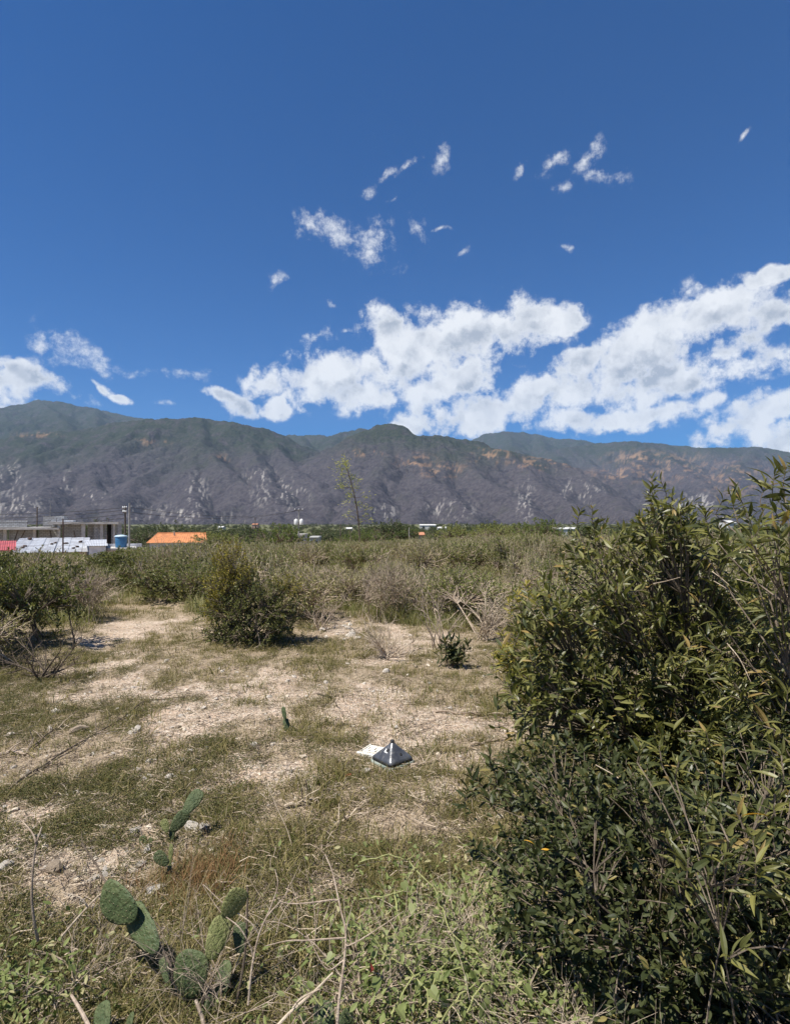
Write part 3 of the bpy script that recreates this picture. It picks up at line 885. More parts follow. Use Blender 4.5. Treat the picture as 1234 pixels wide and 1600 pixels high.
def unfinished_building():
    pl = Plot(181, 72.0, 20, -4.4); X = pl.X
    r = pl.root('unfinished_building', 'long unfinished grey block building with flat concrete slab and bare columns behind the tin roof', 'building')
    def part(nm, mb, mat, parent=r): return mb.obj(nm, M[mat], parent)
    top = pl.Z(819, 170); low = pl.Z(827.5, 40)
    part('roof_slab', MB().span((X(78), -0.5, top), (0.35, 5, top + 0.26)), 'concrete')
    part('roof_slab', MB().span((X(-60), -0.9, low), (X(95), 0.7, low + 0.22)), 'concrete')
    part('roof_slab', MB().span((X(-60), 0.71, low + 0.05), (X(77.6), 6, low + 0.3)), 'concrete')
    for px0, px1, dy in ((-40, 8, 0.6), (12, 54, 0.7), (58, 92, 1.0), (95, 131, 1.2), (135, 146, 1.2), (146.5, 157, 0.4), (162, 166.5, 0.4), (174, 177, 0.4)):
        part('block_wall', MB().span((X(px0), dy, 0.0), (X(px1), dy + 0.15, low - 0.01 if px1 < 95 else top - 0.004)), 'block')
    for px, w in ((9, 0.34), (55, 0.28), (93, 0.28), (131, 0.40), (159.5, 0.34), (179, 0.26)):
        part('column', MB().span((X(px) - w / 2, -0.15, 0.0), (X(px) + w / 2, 0.25, (low if px < 90 else top) - 0.004)), 'concrete')
    part('doorway', MB().span((X(166.7), 0.9, 0.0), (X(173.8), 3.0, top - 0.01)), 'dark')
    part('side_wall', MB().span((0.05, 0.3, 0.0), (0.25, 4.8, top - 0.004)), 'block')
    part('parapet', MB().span((X(-60), 1.2, low + 0.305), (X(39), 1.4, pl.Z(813, 20))), 'block')
    part('stair_room', MB().span((X(61), 2.2, low + 0.305), (X(95), 4.6, pl.Z(806, 78))), 'block')
    part('stair_roof', MB().span((X(79), 0.6, pl.Z(815, 95)), (X(114), 2.1, pl.Z(812.6, 95))), 'plaster')
    for px in (82, 111):
        part('stair_post', MB().span((X(px) - 0.1, 1.0, top + 0.265), (X(px) + 0.1, 1.2, pl.Z(815, 95) - 0.004)), 'concrete')
    for px, dy in ((88, 0.3), (150, 1), (170, 0.2)):
        part('rebar', MB().tube([(X(px), dy, top + 0.265), (X(px) + 0.03, dy, top + 0.75)], 0.03, 5), 'rust')
    for a, b in ((30, 22), (41, 29), (80, 84), (117, 121)):
        part('slanted_bar', MB().tube([(X(a), -0.3, pl.Z(829, a)), (X(b), -0.3, pl.Z(852, b))], 0.07, 6), 'pole_wood')  # thin dark bars slanting across the front of the block walls


def tin_roof_house():
    pl = Plot(138, 51.0, 27, -4.6); X = pl.X; D = 8.0
    r = pl.root('tin_roof_house', 'low whitewashed house with a roof of pale zinc sheets held down by stones', 'house')
    def part(nm, mb, mat, parent=r): return mb.obj(nm, M[mat], parent)
    x0, x1 = X(14), 0.0
    zf = pl.Z(863, 80); zb = zf + 1.05
    part('wall', MB().span((x0 + 0.2, 0.5, 0), (x1 - 0.1, 0.65, zf - 0.04)), 'plaster_warm')
    part('wall', MB().span((x0 + 0.2, D - 0.3, 0), (x1 - 0.1, D - 0.15, zb - 0.06)), 'plaster')
    n = 11; rr = rng(5); w = (x1 - x0) / n
    for k in range(n):
        a = x0 + k * w - 0.04; b = a + w + 0.08; dz = 0.03 * (k % 2) + rr.normal(0, 0.006); fy = rr.normal(0, 0.18)
        mb = MB(); corrugated(mb, (a, fy, zf + dz), (b, fy, zf + dz), (b, D, zb + dz), (a, D, zb + dz), 8)
        part('roof_sheet', mb, 'zinc')
    for k in range(9):
        t = rr.random(); x = x0 + 0.6 + (x1 - x0 - 1.0) * rr.random()
        mb = MB(); rock_shape(mb, rr, 0.13 + 0.08 * rr.random()); q = mb.obj('roof_stone', M['rust'], r, True)
        q.location = (x, 0.3 + (D - 0.6) * t, zf + (zb - zf) * t + 0.1)
    # annex with a blank white wall facing the clearing
    xa, xb = 0.12, X(166)
    za = pl.Z(853, 150)
    part('annex_wall', MB().span((xa, -0.9, 0), (xb, -0.7, za)), 'plaster')
    part('annex_wall', MB().span((xb - 0.2, -0.697, 0), (xb, D, za)), 'plaster')
    part('annex_wall', MB().span((xa, -0.697, 0), (xa + 0.2, 0.5, za)), 'plaster_warm')
    mb = MB(); corrugated(mb, (xa - 0.4, -1.15, za + 0.05), (xb + 0.15, -1.15, za + 0.05), (xb + 0.15, D, za + 0.35), (xa - 0.4, D, za + 0.35), 14)
    part('annex_roof', mb, 'zinc')


def red_roof_house():
    pl = Plot(25, 44.0, 33, -4.2); X = pl.X
    r = pl.root('red_roof_house', 'small house with a red sheet roof at the edge of the scrub', 'house')
    def part(nm, mb, mat): return mb.obj(nm, M[mat], r)
    ze, zr = pl.Z(860, 12), pl.Z(847.5, 12)
    part('wall', MB().span((X(-60), 0.4, 0), (-0.2, 6.0, ze - 0.05)), 'plaster_warm')
    for k in range(7):
        a = -(k + 1) * 0.75; b = -k * 0.75 + 0.04; dz = 0.012 * (k % 2)
        mb = MB(); corrugated(mb, (a, 0, ze + dz), (b, 0, ze + dz), (b, 4.4, zr + dz), (a, 4.4, zr + dz), 5, 0.02)
        part('roof_sheet', mb, 'red_sheet')
    part('fascia', MB().span((0.06, -0.02, ze - 0.12), (0.13, 4.3, ze + 0.03)), 'rust')


def water_tank():
    Y = 56.0; s = Y / F_PX
    x = (190 - 617) * s; z = EYE + (815 - 855.5) * s
    r = thing('roof_terrace', 'low flat concrete terrace roof carrying the blue tank', 'building', (x, Y, -4.0), None, rad(25))
    MB().span((-1.75, -1.6, z + 4.0 - 0.18), (1.35, 3.0, z + 4.0)).obj('slab', M['concrete'], r)
    MB().span((-1.6, -1.3, -0.6), (1.2, 2.8, z + 4.0 - 0.184)).obj('wall', M['plaster_warm'], r)
    MB().span((-1.4, -1.325, 0.5), (-0.4, -1.304, 1.9)).obj('opening', M['dark'], r)
    MB().span((-1.6, 3.05, z + 4.0 - 0.1), (1.9, 3.3, z + 4.25)).obj('back_parapet', M['plaster'], r)
    h = (855.5 - 838) * s; R = 9.2 * s
    t = thing('water_tank', 'round blue plastic water tank with a pale domed lid on the terrace roof', 'water tank', (x, Y, z + 0.002))
    prof = [(0, 0), (R * 0.86, 0)]
    for k in range(5):
        zz = h * k / 5
        prof += [(R * (0.86 + 0.02 * k), zz + 0.02), (R * (0.885 + 0.02 * k), zz + h * 0.08), (R * (0.87 + 0.02 * k), zz + h * 0.17)]
    MB().lathe(prof + [(R * 0.97, h)], n=28).obj('body', M['tank_blue'], t, True)
    MB().lathe([(R * 1.04, h - 0.05), (R * 1.06, h), (R * 0.95, h + 0.07), (R * 0.45, h + 0.14), (R * 0.2, h + 0.15), (0.001, h + 0.16)], n=28).obj('lid', M['tank_lid'], t, True)
    MB().tube([(R * 0.98, 0, 0.12), (R * 1.25, 0, 0.12), (R * 1.35, 0, 0.0)], 0.035, 6).obj('outlet_pipe', M['insulator'], t)


def orange_roof_house():
    pl = Plot(324, 104.0, 17, -11.0); X = pl.X; A = np.array
    r = pl.root('orange_roof_house', 'house with a broad bright orange hipped tile roof beyond the scrub', 'house')
    zr, ze = pl.Z(833.5, 280), pl.Z(848, 260); x0, x1 = X(229), 0.0
    c = [A((x0, 0, ze)), A((x1, 0, ze)), A((x1, 8.0, ze)), A((x0, 8.0, ze))]
    ra, rb = A((X(243), 4.0, zr)), A((x1 - 0.3, 4.0, zr))
    def slope(nm, a, b, c2, d):
        mb = MB(); corrugated(mb, a, b, c2, d, max(6, int(np.linalg.norm(b - a) / 0.42)), 0.035, 0.02)
        mb.obj(nm, M['orange_tile'], r)
    slope('roof_slope', c[0], c[1], rb, ra); slope('roof_slope', c[2], c[3], ra, rb)
    slope('roof_slope', c[3], c[0], ra + 0.001, ra); slope('roof_slope', c[1], c[2], rb, rb - 0.001)
    MB().tube([ra + A((0, 0, .03)), rb + A((0, 0, .03))], 0.11, 6).obj('ridge', M['orange_tile'], r)
    MB().span((x0 + 0.5, 0.6, 0), (x1 - 0.5, 7.4, ze - 0.03)).obj('wall', M['plaster'], r)
    for px in (250, 275, 300):
        MB().span((X(px), 0.5, ze - 1.9), (X(px) + 1.0, 0.598, ze - 0.7)).obj('window', M['dark'], r)
    MB().tube([(X(271), 3, zr - 0.4), (X(271), 3, zr + 0.35)], 0.12, 6).obj('vent_pipe', M['pole_grey'], r)


def valley_house(px, py, w_px, Y, h, wall, roof, label, depth=5.0, flat=False):
    s = Y / F_PX; x = (px - 617) * s; w = w_px * s; zt = EYE + (815 - py) * s
    gz = g1(x, Y) - 0.3
    r = thing('valley_house', label, 'house', (x, Y, gz))
    H = zt - gz
    eave = H - (0.0 if flat else h)
    MB().span((-w / 2 * 0.95, 0, 0), (w / 2 * 0.95, depth, eave - 0.02)).obj('wall', wall, r)
    if flat:
        MB().span((-w / 2, -0.3, eave - 0.018), (w / 2, depth + 0.3, eave + 0.25)).obj('roof', roof, r)
    else:
        mb = MB()
        V = [(-w / 2, -0.4, eave), (w / 2, -0.4, eave), (w / 2, depth / 2, H), (-w / 2, depth / 2, H), (-w / 2, depth + .4, eave), (w / 2, depth + .4, eave)]
        V += [(a, b, c - 0.15) for a, b, c in V]
        mb.add(V, [(0, 1, 2, 3), (3, 2, 5, 4), (7, 6, 9, 8), (8, 9, 10, 11), (0, 6, 7, 1), (4, 5, 11, 10)], [])
        mb.obj('roof', roof, r)
    for k in (-1, 1):
        MB().span((k * w * 0.25 - w * 0.07, -0.06, eave * 0.45), (k * w * 0.25 + w * 0.07, -0.004, eave * 0.8)).obj('window', M['dark'], r)


def pole(px, ptop, pbase, Y, rad_, mat, label, arms=(), name='utility_pole', lean=0.0):
    s = Y / F_PX
    x = (px - 617) * s; zt = EYE + (815 - ptop) * s; zb = min(g1(x, Y), EYE + (815 - pbase) * s) - 0.4
    r = thing(name, label, 'pole', (x, Y, zb))
    MB().tube([(lean * s, 0, 0), (0, 0, zt - zb)], [rad_ * 1.2, rad_ * 0.85], 10).obj('post', M[mat], r)
    for py, half in arms:
        z = EYE + (815 - py) * s - zb
        MB().box((0, -rad_ - 0.05, z), (half * 2 * s, 0.09, 0.1)).obj('crossarm', M['pole_wood'], r)
        for k in (-0.85, 0.0, 0.85):
            MB().lathe([(0.02, 0), (0.07, 0.02), (0.05, 0.08), (0.075, 0.12), (0.03, 0.2), (0.001, 0.21)], (k * half * s, -rad_ - 0.05, z + 0.052), 8).obj('insulator', M['insulator'], r)
    return r, x, zb, s


def wires():
    r1 = rng(2)
    def sag(a, b, d, rad_, label):
        a, b = np.array(a, float), np.array(b, float); t = np.linspace(0, 1, 24)[:, None]
        P = a + (b - a) * t; P[:, 2] -= 4 * d * (t * (1 - t))[:, 0]
        mb = MB().tube(P, rad_, 5); tag(mb.obj('overhead_cable', M['wire']), label, 'cable', 'cables strung from the paired poles')
    Y = 56.0; s = Y / F_PX; px = (199 - 617) * s
    for k, (py, dx) in enumerate(((793, 0), (797, 0), (803, 0), (809, 0))):
        z = EYE + (815 - py) * s
        sag((px, Y - 0.2, z), (-62 - k, Y + 12, z + 0.2), 0.7 + 0.15 * k, 0.024, 'thin black cable sagging left from the paired poles above the block building')
    for k, py in enumerate((792, 800)):
        z = EYE + (815 - py) * s
        sag((px, Y + 0.2, z), ((467 - 617) * 100 / F_PX, 99.8, EYE + (815 - 798) * 100 / F_PX + 0.1), 1.0, 0.02, 'thin black cable sagging right from the paired poles toward the pole with transformers')


def rock_shape(mb, r, size, flat=0.65):
    """an angular stone: a squashed, jittered low polyhedron"""
    n1, n2 = 4, 8
    V = []
    for i in range(1, n1):
        for j in range(n2):
            th = pi * i / n1; ph = 2 * pi * (j + 0.5 * (i % 2)) / n2
            V.append((sin(th) * cos(ph), sin(th) * sin(ph), cos(th)))
    V = [(0, 0, 1)] + V + [(0, 0, -1)]
    V = np.array(V) * (1 + r.normal(0, 0.17, (len(V), 1)))
    # chop a few faces flat
    for _ in range(5):
        n = unit(r.normal(0, 1, 3)); lim = r.uniform(0.55, 0.85)
        dd = V @ n; V = V - np.outer(np.clip(dd - lim, 0, None), n)
    V = V * np.array((r.uniform(0.8, 1.4), r.uniform(0.7, 1.0), flat * r.uniform(0.7, 1.2))) * size
    T = [(0, 1 + j, 1 + (j + 1) % n2) for j in range(n2)]
    Q = []
    for i in range(n1 - 2):
        for j in range(n2):
            a = 1 + i * n2 + j; b = 1 + i * n2 + (j + 1) % n2
            Q.append((a, a + n2, b + n2, b))
    last = len(V) - 1; o = 1 + (n1 - 2) * n2
    T += [(last, o + (j + 1) % n2, o + j) for j in range(n2)]
    mb.add(V, Q, T)


unfinished_building(); tin_roof_house(); red_roof_house(); water_tank(); orange_roof_house()
M['far_white'] = simple('far_white_wall', (0.55, 0.54, 0.52), (0.42, 0.42, 0.41), 0.4, 0.9, 0.1)
M['far_terra'] = simple('far_terracotta', (0.42, 0.20, 0.12), (0.36, 0.17, 0.10), 0.4, 0.9, 0.1)
M['far_pink'] = simple('far_pink_wall', (0.52, 0.36, 0.29), (0.46, 0.31, 0.25), 0.4, 0.9, 0.1)
valley_house(655, 831.5, 17, 180, 0.8, M['far_pink'], M['far_terra'], 'small pink house with terracotta roof just over the middle of the scrub')
valley_house(491, 840, 15, 120, 0.7, M['block'], M['far_white'], 'low pale roof close right of the pole with transformers', 4, True)
valley_house(470, 836.5, 13, 98, 0.3, M['block'], M['concrete'], 'small grey block hut at the foot of the pole with transformers', 3, True)
valley_house(668, 819, 26, 620, 1.2, M['far_white'], M['far_white'], 'far long white shed roof among the valley trees left of centre right', 9)
valley_house(690, 823, 14, 520, 1.2, M['far_white'], M['far_white'], 'far small white shed just below the long white shed roof', 8)
valley_house(883, 824, 38, 330, 0.9, M['far_white'], M['far_white'], 'long low white shed beside the big right hand shrub', 8)
valley_house(398, 818, 9, 560, 1.0, M['far_pink'], M['far_terra'], 'tiny far pink house among trees left of the bright green tree', 8)
valley_house(345, 822, 8, 480, 1.0, M['far_white'], M['far_white'], 'tiny far white house above the right end of the orange roof', 8)
valley_house(545, 824, 10, 420, 1.0, M['far_pink'], M['far_white'], 'tiny far house with white roof behind the leaning stalk', 8)
valley_house(1143, 813, 12, 260, 1.0, M['far_white'], M['far_white'], 'white house glimpsed through the top of the big right hand shrub', 8)

pole(196, 790, 862, 56.0, 0.085, 'pole_wood', 'dark timber pole left of its grey steel twin by the blue tank', ((795, 3.2), (801, 2.6)))
pole(202.5, 786, 866, 55.6, 0.095, 'pole_grey', 'tall grey steel pole right of its dark twin by the blue tank', ())
pole(58.5, 792, 822, 70.0, 0.075, 'pole_wood', 'short dark pole rising behind the unfinished block building', ())
pole(79, 786, 812, 95.0, 0.05, 'pole_grey', 'thin pale mast behind the stair room of the block building', (), 'antenna_mast')
pole(99, 810, 866, 49.5, 0.06, 'rust', 'dark rusty post standing at the front eave of the zinc roof', (), 'steel_post', 0.8)
pole(168, 834, 855, 53.5, 0.04, 'rust', 'short dark stake beside the blue water tank', (), 'steel_stake')
r_, x_, zb_, s_ = pole(467, 795, 842, 96.0, 0.13, 'pole_grey', 'grey utility pole carrying two white transformers above the scrub', ((797, 7),))
for k in (-1, 1):
    q = MB().lathe([(0.001, 0), (0.31, 0.01), (0.33, 0.05), (0.33, 0.78), (0.29, 0.86), (0.09, 0.90), (0.06, 1.02), (0.001, 1.03)], (0, 0, 0), 14)
    c = q.obj('transformer', M['insulator'], r_, True, (k * 0.45, -0.1, EYE + (815 - 820) * s_ - zb_))
    MB().box((-k * 0.28, 0.02, 0.4), (0.14, 0.08, 0.1)).obj('bracket', M['pole_grey'], c)
pole(399, 809, 840, 140.0, 0.10, 'pole_wood', 'thin far pole left of the bright green tree', ())
pole(639, 824, 842, 60.0, 0.045, 'pole_grey', 'thin pale stake rising from the middle of the scrub', (), 'steel_stake')
pole(532, 818, 842, 80.0, 0.07, 'pole_wood', 'thin dark stub pole close left of the leaning stalk', (), 'steel_stake')
wires()

# ------------------------------------------------------------------ valley wood, trees
def tree_meshes(seed, h, wide, leaf, mat, n_tips=150, per=12, name='tree'):
    r = rng(seed)
    ells = []
    for k in range(7):
        a = r.random() * 6.28; q = r.random() ** 0.5 * wide * 0.55
        ells.append((cos(a) * q, sin(a) * q, h * (0.42 + 0.34 * r.random()), wide * r.uniform(0.3, 0.5), wide * r.uniform(0.3, 0.5), h * r.uniform(0.14, 0.24)))
    ells.append((0, 0, h * 0.68, wide * 0.45, wide * 0.45, h * 0.3))
    pos, fr, sz, mb = plant(r, ells, n_tips, per, leaf, LITE_WIDE, h * 0.12, 1.1, 0.1, 0.3, (0, 0, 0), 0.05, 5, h * 0.022, 0.45, sides=5, tip_r=h * 0.002, base_lift=0)
    V, F = leaves_mesh(LITE_WIDE, pos, fr, sz)
    return mesh_np(name + '_crown', V, [F], mat), mb.mesh(name + '_trunk', M['bark'])


def scatter(name, label, P, rot, scl, idx, protos):
    """stuff: copies of small meshes set out over the ground"""
    pc = bpy.data.collections.new(name + '_kinds')
    for k, me in enumerate(protos):
        pc.objects.link(bpy.data.objects.new('%s_kind_%02d' % (name, k), me))
    me = bpy.data.meshes.new(name)
    me.vertices.add(len(P)); me.vertices.foreach_set('co', np.asarray(P, np.float32).ravel())
    me.attributes.new('rot', 'FLOAT_VECTOR', 'POINT').data.foreach_set('vector', np.asarray(rot, np.float32).ravel())
    me.attributes.new('scl', 'FLOAT', 'POINT').data.foreach_set('value', np.asarray(scl, np.float32))
    me.attributes.new('kid', 'INT', 'POINT').data.foreach_set('value', np.asarray(idx, np.int32))
    o = link(name, me); tag(o, label, kind='stuff')
    ng = bpy.data.node_groups.new(name, 'GeometryNodeTree')
    ng.interface.new_socket('Geometry', in_out='INPUT', socket_type='NodeSocketGeometry')
    ng.interface.new_socket('Geometry', in_out='OUTPUT', socket_type='NodeSocketGeometry')
    N, L = ng.nodes, ng.links
    gi = N.new('NodeGroupInput'); go = N.new('NodeGroupOutput')
    ci = N.new('GeometryNodeCollectionInfo'); ci.inputs[0].default_value = pc; ci.inputs['Separate Children'].default_value = True; ci.inputs['Reset Children'].default_value = True
    ip = N.new('GeometryNodeInstanceOnPoints'); ip.inputs['Pick Instance'].default_value = True
    def attr(nm, ty):
        a = N.new('GeometryNodeInputNamedAttribute'); a.data_type = ty; a.inputs[0].default_value = nm
        return a.outputs[0]
    er = N.new('FunctionNodeEulerToRotation')
    L.new(attr('rot', 'FLOAT_VECTOR'), er.inputs[0]); L.new(er.outputs[0], ip.inputs['Rotation'])
    L.new(attr('scl', 'FLOAT'), ip.inputs['Scale']); L.new(attr('kid', 'INT'), ip.inputs['Instance Index'])
    L.new(gi.outputs[0], ip.inputs['Points']); L.new(ci.outputs[0], ip.inputs['Instance']); L.new(ip.outputs[0], go.inputs[0])
    md = o.modifiers.new('scatter', 'NODES'); md.node_group = ng
    return o


def join_mesh(name, a, b):
    """one mesh out of a crown and a trunk, keeping both materials"""
    def arr(me):
        V = np.empty(len(me.vertices) * 3, np.float32); me.vertices.foreach_get('co', V)
        F = [tuple(p.vertices) for p in me.polygons]
        return V.reshape(-1, 3), F
    Va, Fa = arr(a); Vb, Fb = arr(b)
    Fb = [tuple(i + len(Va) for i in f) for f in Fb]
    fs = Fa + Fb
    t3 = [f for f in fs if len(f) == 3]; q4 = [f for f in fs if len(f) == 4]
    ia = len(Fa)
    mi = [0 if k < ia else 1 for k, f in enumerate(fs) if len(f) == 3], [0 if k < ia else 1 for k, f in enumerate(fs) if len(f) == 4]
    out = [np.array(t3, np.int32).reshape(-1, 3), np.array(q4, np.int32).reshape(-1, 4)]
    return mesh_np(name, np.concatenate([Va, Vb]), out, [a.materials[0], b.materials[0]], False, mi[0] + mi[1])


TREES = {}
TREES['dark'] = [tree_meshes(20 + k, 6.0, 6.5, 0.42, M['leaf_tree'], 130, 10, 'dark_tree') for k in range(3)]
TREES['bright'] = [tree_meshes(30 + k, 5.0, 6.0, 0.30, M['leaf_bright'], 170, 12, 'bright_tree') for k in range(2)]
TREES['olive'] = [tree_meshes(40 + k, 4.2, 6.0, 0.30, M['leaf_green'], 150, 11, 'olive_tree') for k in range(2)]


def valley_wood():
    r = rng(11)
    P, R, Sc, I = [], [], [], []
    protos = [join_mesh('wood_tree', *p) for p in TREES['dark'] + TREES['bright'][:1] + TREES['olive']]
    for n, y0, y1 in ((900, 130, 320), (1700, 320, 900), (1600, 900, 2050)):
        y = np.exp(r.uniform(np.log(y0), np.log(y1), n)); x = r.uniform(-0.86, 0.86, n) * y
        c = fbm(x / 45, y / 60, 3, 71)
        k = c > 0.40
        x, y = x[k], y[k]
        px, _ = to_px(np.stack([x, y, x * 0], 1))
        clear = ((px < 335) & (px > 215) & (y < 190)) | ((px < 230) & (y < 160)) | ((np.abs(px - 655) < 14) & (y < 185)) | ((np.abs(px - 883) < 26) & (y < 335)) | ((np.abs(px - 1143) < 9) & (y < 262))
        x, y = x[~clear], y[~clear]
        P.append(np.stack([x, y, g(x, y) - 0.2], 1)); m = len(x)
        R.append(np.stack([0 * x, 0 * x, r.random(m) * 6.28], 1)); Sc.append(r.uniform(0.65, 1.25, m))
        I.append(r.choice(len(protos), m, p=[.2, .2, .2, .12, .14, .14]))
    scatter('valley_wood', 'dense far trees covering the valley floor up to the mountain foot', np.concatenate(P), np.concatenate(R), np.concatenate(Sc), np.concatenate(I), protos)


valley_wood()


def place_tree(kind, k, px, ptop, Y, label, group='trees standing out of the valley wood'):
    cm, tm = TREES[kind][k]
    s = Y / F_PX; x = (px - 617) * s; gz = g1(x, Y) - 0.1
    h = EYE + (815 - ptop) * s - gz
    h0 = {'dark': 5.6, 'bright': 4.7, 'olive': 4.0}[kind]
    r = thing('tree', label, 'tree', (x, Y, gz), group, rz=px * 0.37)
    r.scale = (h / h0,) * 3
    tag(link('crown', cm, r), kind='stuff'); link('trunk', tm, r)


for a in [('bright', 0, 437, 817, 84, 'bright green spreading tree just left of the pole with transformers'),
          ('bright', 1, 560, 826, 72, 'low bright green tree at the foot of the leaning stalk'),
          ('olive', 0, 705, 818, 92, 'olive tree right of the small pink house'),
          ('olive', 1, 770, 814, 88, 'rounded olive tree midway between the pink house and the long white shed'),
          ('bright', 0, 842, 809, 70, 'green tree just left of the long white shed'),
          ('olive', 0, 812, 816, 95, 'paler olive tree close left of the green tree by the white shed'),
          ('dark', 1, 1040, 792, 85, 'dark tree rising behind the top sprays of the big right hand shrub'),
          ('dark', 0, 270, 814, 150, 'dark round tree standing behind the orange roof'),
          ('dark', 2, 232, 818, 135, 'dark tree behind the left end of the orange roof'),
          ('olive', 1, 345, 826, 92, 'olive tree off the right end of the orange roof'),
          ('dark', 1, 160, 812, 130, 'dark tree behind the right end of the block building'),
          ('dark', 0, 105, 808, 190, 'far dark tree over the slab of the block building'),
          ('bright', 1, 640, 824, 130, 'yellowish green tree behind the pink house')]:
    place_tree(*a)


# a single tall thin stem with pale tufts
def tufted_stalk():
    Y = 38.0
    b = ray(561, 845, Y); t = ray(538, 716, Y)
    r = thing('flowering_stalk', 'tall thin leaning dark stalk with pale yellow green tufts standing out against the mountain', 'plant', b)
    P = pts_through((562, 846, Y), (560, 815, Y), (556, 785, Y), (549, 755, Y), (543, 735, Y), (540, 722, Y)) - np.array(b)
    MB().tube(P, np.linspace(0.055, 0.02, len(P)), 7).obj('stem', M['twig_dark'], r)
    rr = rng(4)
    spec = [(536, 722, 18, 22), (533, 731, 20, 20), (541, 728, 10, 16), (537, 740, 20, 14), (548, 748, 10, 14), (535, 750, 16, 8), (533, 759, 12, 12), (540, 762, 13, 10), (555, 762, 11, 14), (558, 751, 10, 8),
            (546, 777, 12, 12), (571, 776, 14, 9), (541, 787, 14, 8), (559, 789, 12, 12), (575, 795, 14, 8), (548, 800, 8, 5), (543, 807, 12, 5), (570, 806, 10, 6), (553, 809, 8, 4), (564, 814, 6, 5), (577, 811, 6, 5), (548, 772, 8, 8)]
    for px, py, w, n in spec:
        c = np.array(ray(px, py, Y + rr.normal(0, 0.15))) - np.array(b)
        k = int(np.argmin(np.abs(P[:, 2] - c[2] + 0.15))); a = P[k]
        mb = MB().tube(curve3(a, c, rr, -0.05, 4), np.linspace(0.014, 0.005, 4), 4); br = mb.obj('branch', M['twig_dark'], r)
        s = Y / F_PX
        m = n * 3
        pos = c + rr.normal(0, 1, (m, 3)) * np.array((w * 0.30, w * 0.30, 3.0 if w < 15 else 4.5)) * s
        d = unit(pos - a + np.array((0, 0, 0.2)) + rr.normal(0, 0.15, (m, 3)))
        V, F = leaves_mesh(LITE, pos, leaf_frames(d, rr), rr.uniform(0.10, 0.21, m))
        tag(link('tuft', mesh_np('tuft', V, [F], M['tuft']), br), kind='stuff')


tufted_stalk()

# ------------------------------------------------------------------ scrub beyond the clearing
def scrub_kind(seed, h, w, leaf, mat, tips, per, tmpl=LITE, stem='twig_grey', twig=0.22, up=0.5, spread=0.8, limbs=9, lump=5, shell=0.25, tip_r=0.0035, stem_r=0.018):
    r = rng(seed); ells = []
    for k in range(lump):
        a = r.random() * 6.28; q = r.random() ** 0.5 * w * 0.34
        ells.append((cos(a) * q, sin(a) * q, h * r.uniform(0.4, 0.62), w * r.uniform(0.2, 0.3), w * r.uniform(0.2, 0.3), h * r.uniform(0.26, 0.42)))
    pos, fr, sz, mb = plant(r, ells, tips, per, leaf, tmpl, twig, spread, 0.0, up, (0, 0, 0), w * 0.13, limbs, stem_r, shell, sides=4, tip_r=tip_r)
    V, F = leaves_mesh(tmpl, pos, fr, sz)
    return mesh_np('scrub_crown', V, [F], mat), mb.mesh('scrub_stems', M[stem])


SCRUB = {
    'green': [scrub_kind(100 + k, 1.0, 1.7, 0.055, M['leaf_green'], 330, 14) for k in range(3)],
    'olive': [scrub_kind(110 + k, 0.9, 1.6, 0.05, M['leaf_olive'], 330, 12) for k in range(3)],
    'dry': [scrub_kind(120 + k, 0.9, 1.6, 0.035, M['leaf_dry'], 330, 8, LITE, 'twig_grey', 0.3, 0.6, 0.6, 22, 5, 0.25, 0.0018, 0.009) for k in range(3)],
    'weed': [scrub_kind(130 + k, 0.75, 1.3, 0.05, M['leaf_pale'], 260, 12, LITE, 'twig_pale', 0.35, 1.4, 0.5, 16) for k in range(3)],
    'bush': [scrub_kind(140 + k, 1.2, 1.8, 0.06, M['leaf_bush'], 380, 16, LITE_WIDE, 'bark', 0.18, 0.4, 1.0, 9) for k in range(2)],
}


def crown_height(me):
    V = np.empty(len(me.vertices) * 3, np.float32); me.vertices.foreach_get('co', V)
    return float(np.percentile(V[2::3], 96))


SC_H = {k: sum(crown_height(m[0]) for m in v) / len(v) for k, v in SCRUB.items()}
SC_ROOT = {}


def scrub(kind, k, x, y, h, wide, label, group, rz):
    z = g1(x, y) - 0.03
    sc = (wide, wide, h / SC_H[kind])
    if (kind, k) not in SC_ROOT:
        r = thing('scrub_shrub', label, 'shrub', (x, y, z), group, rz); r.scale = sc
        tag(link('crown', SCRUB[kind][k][0], r), kind='stuff'); link('stems', SCRUB[kind][k][1], r)
        SC_ROOT[(kind, k)] = r
    else:
        copy_thing(SC_ROOT[(kind, k)], (x, y, z), rz, sc, label, group)


SC_LABEL = {'green': 'green shrub', 'olive': 'olive shrub', 'dry': 'half bare shrub', 'weed': 'weedy shrub', 'bush': 'dark bush'}
SC_GROUP = {'green': 'green shrubs', 'olive': 'olive shrubs', 'dry': 'half bare shrubs', 'weed': 'weedy shrubs', 'bush': 'dark bushes'}


def clearing_edge(px):
    """photograph row where the bare clearing gives way to the thicket, by column"""
    return np.interp(px, [-200, 0, 100, 150, 200, 290, 300, 480, 500, 560, 640, 700, 760, 820, 1300],
                     [1095, 1085, 1035, 952, 940, 938, 965, 965, 962, 968, 980, 990, 975, 1010, 1010])


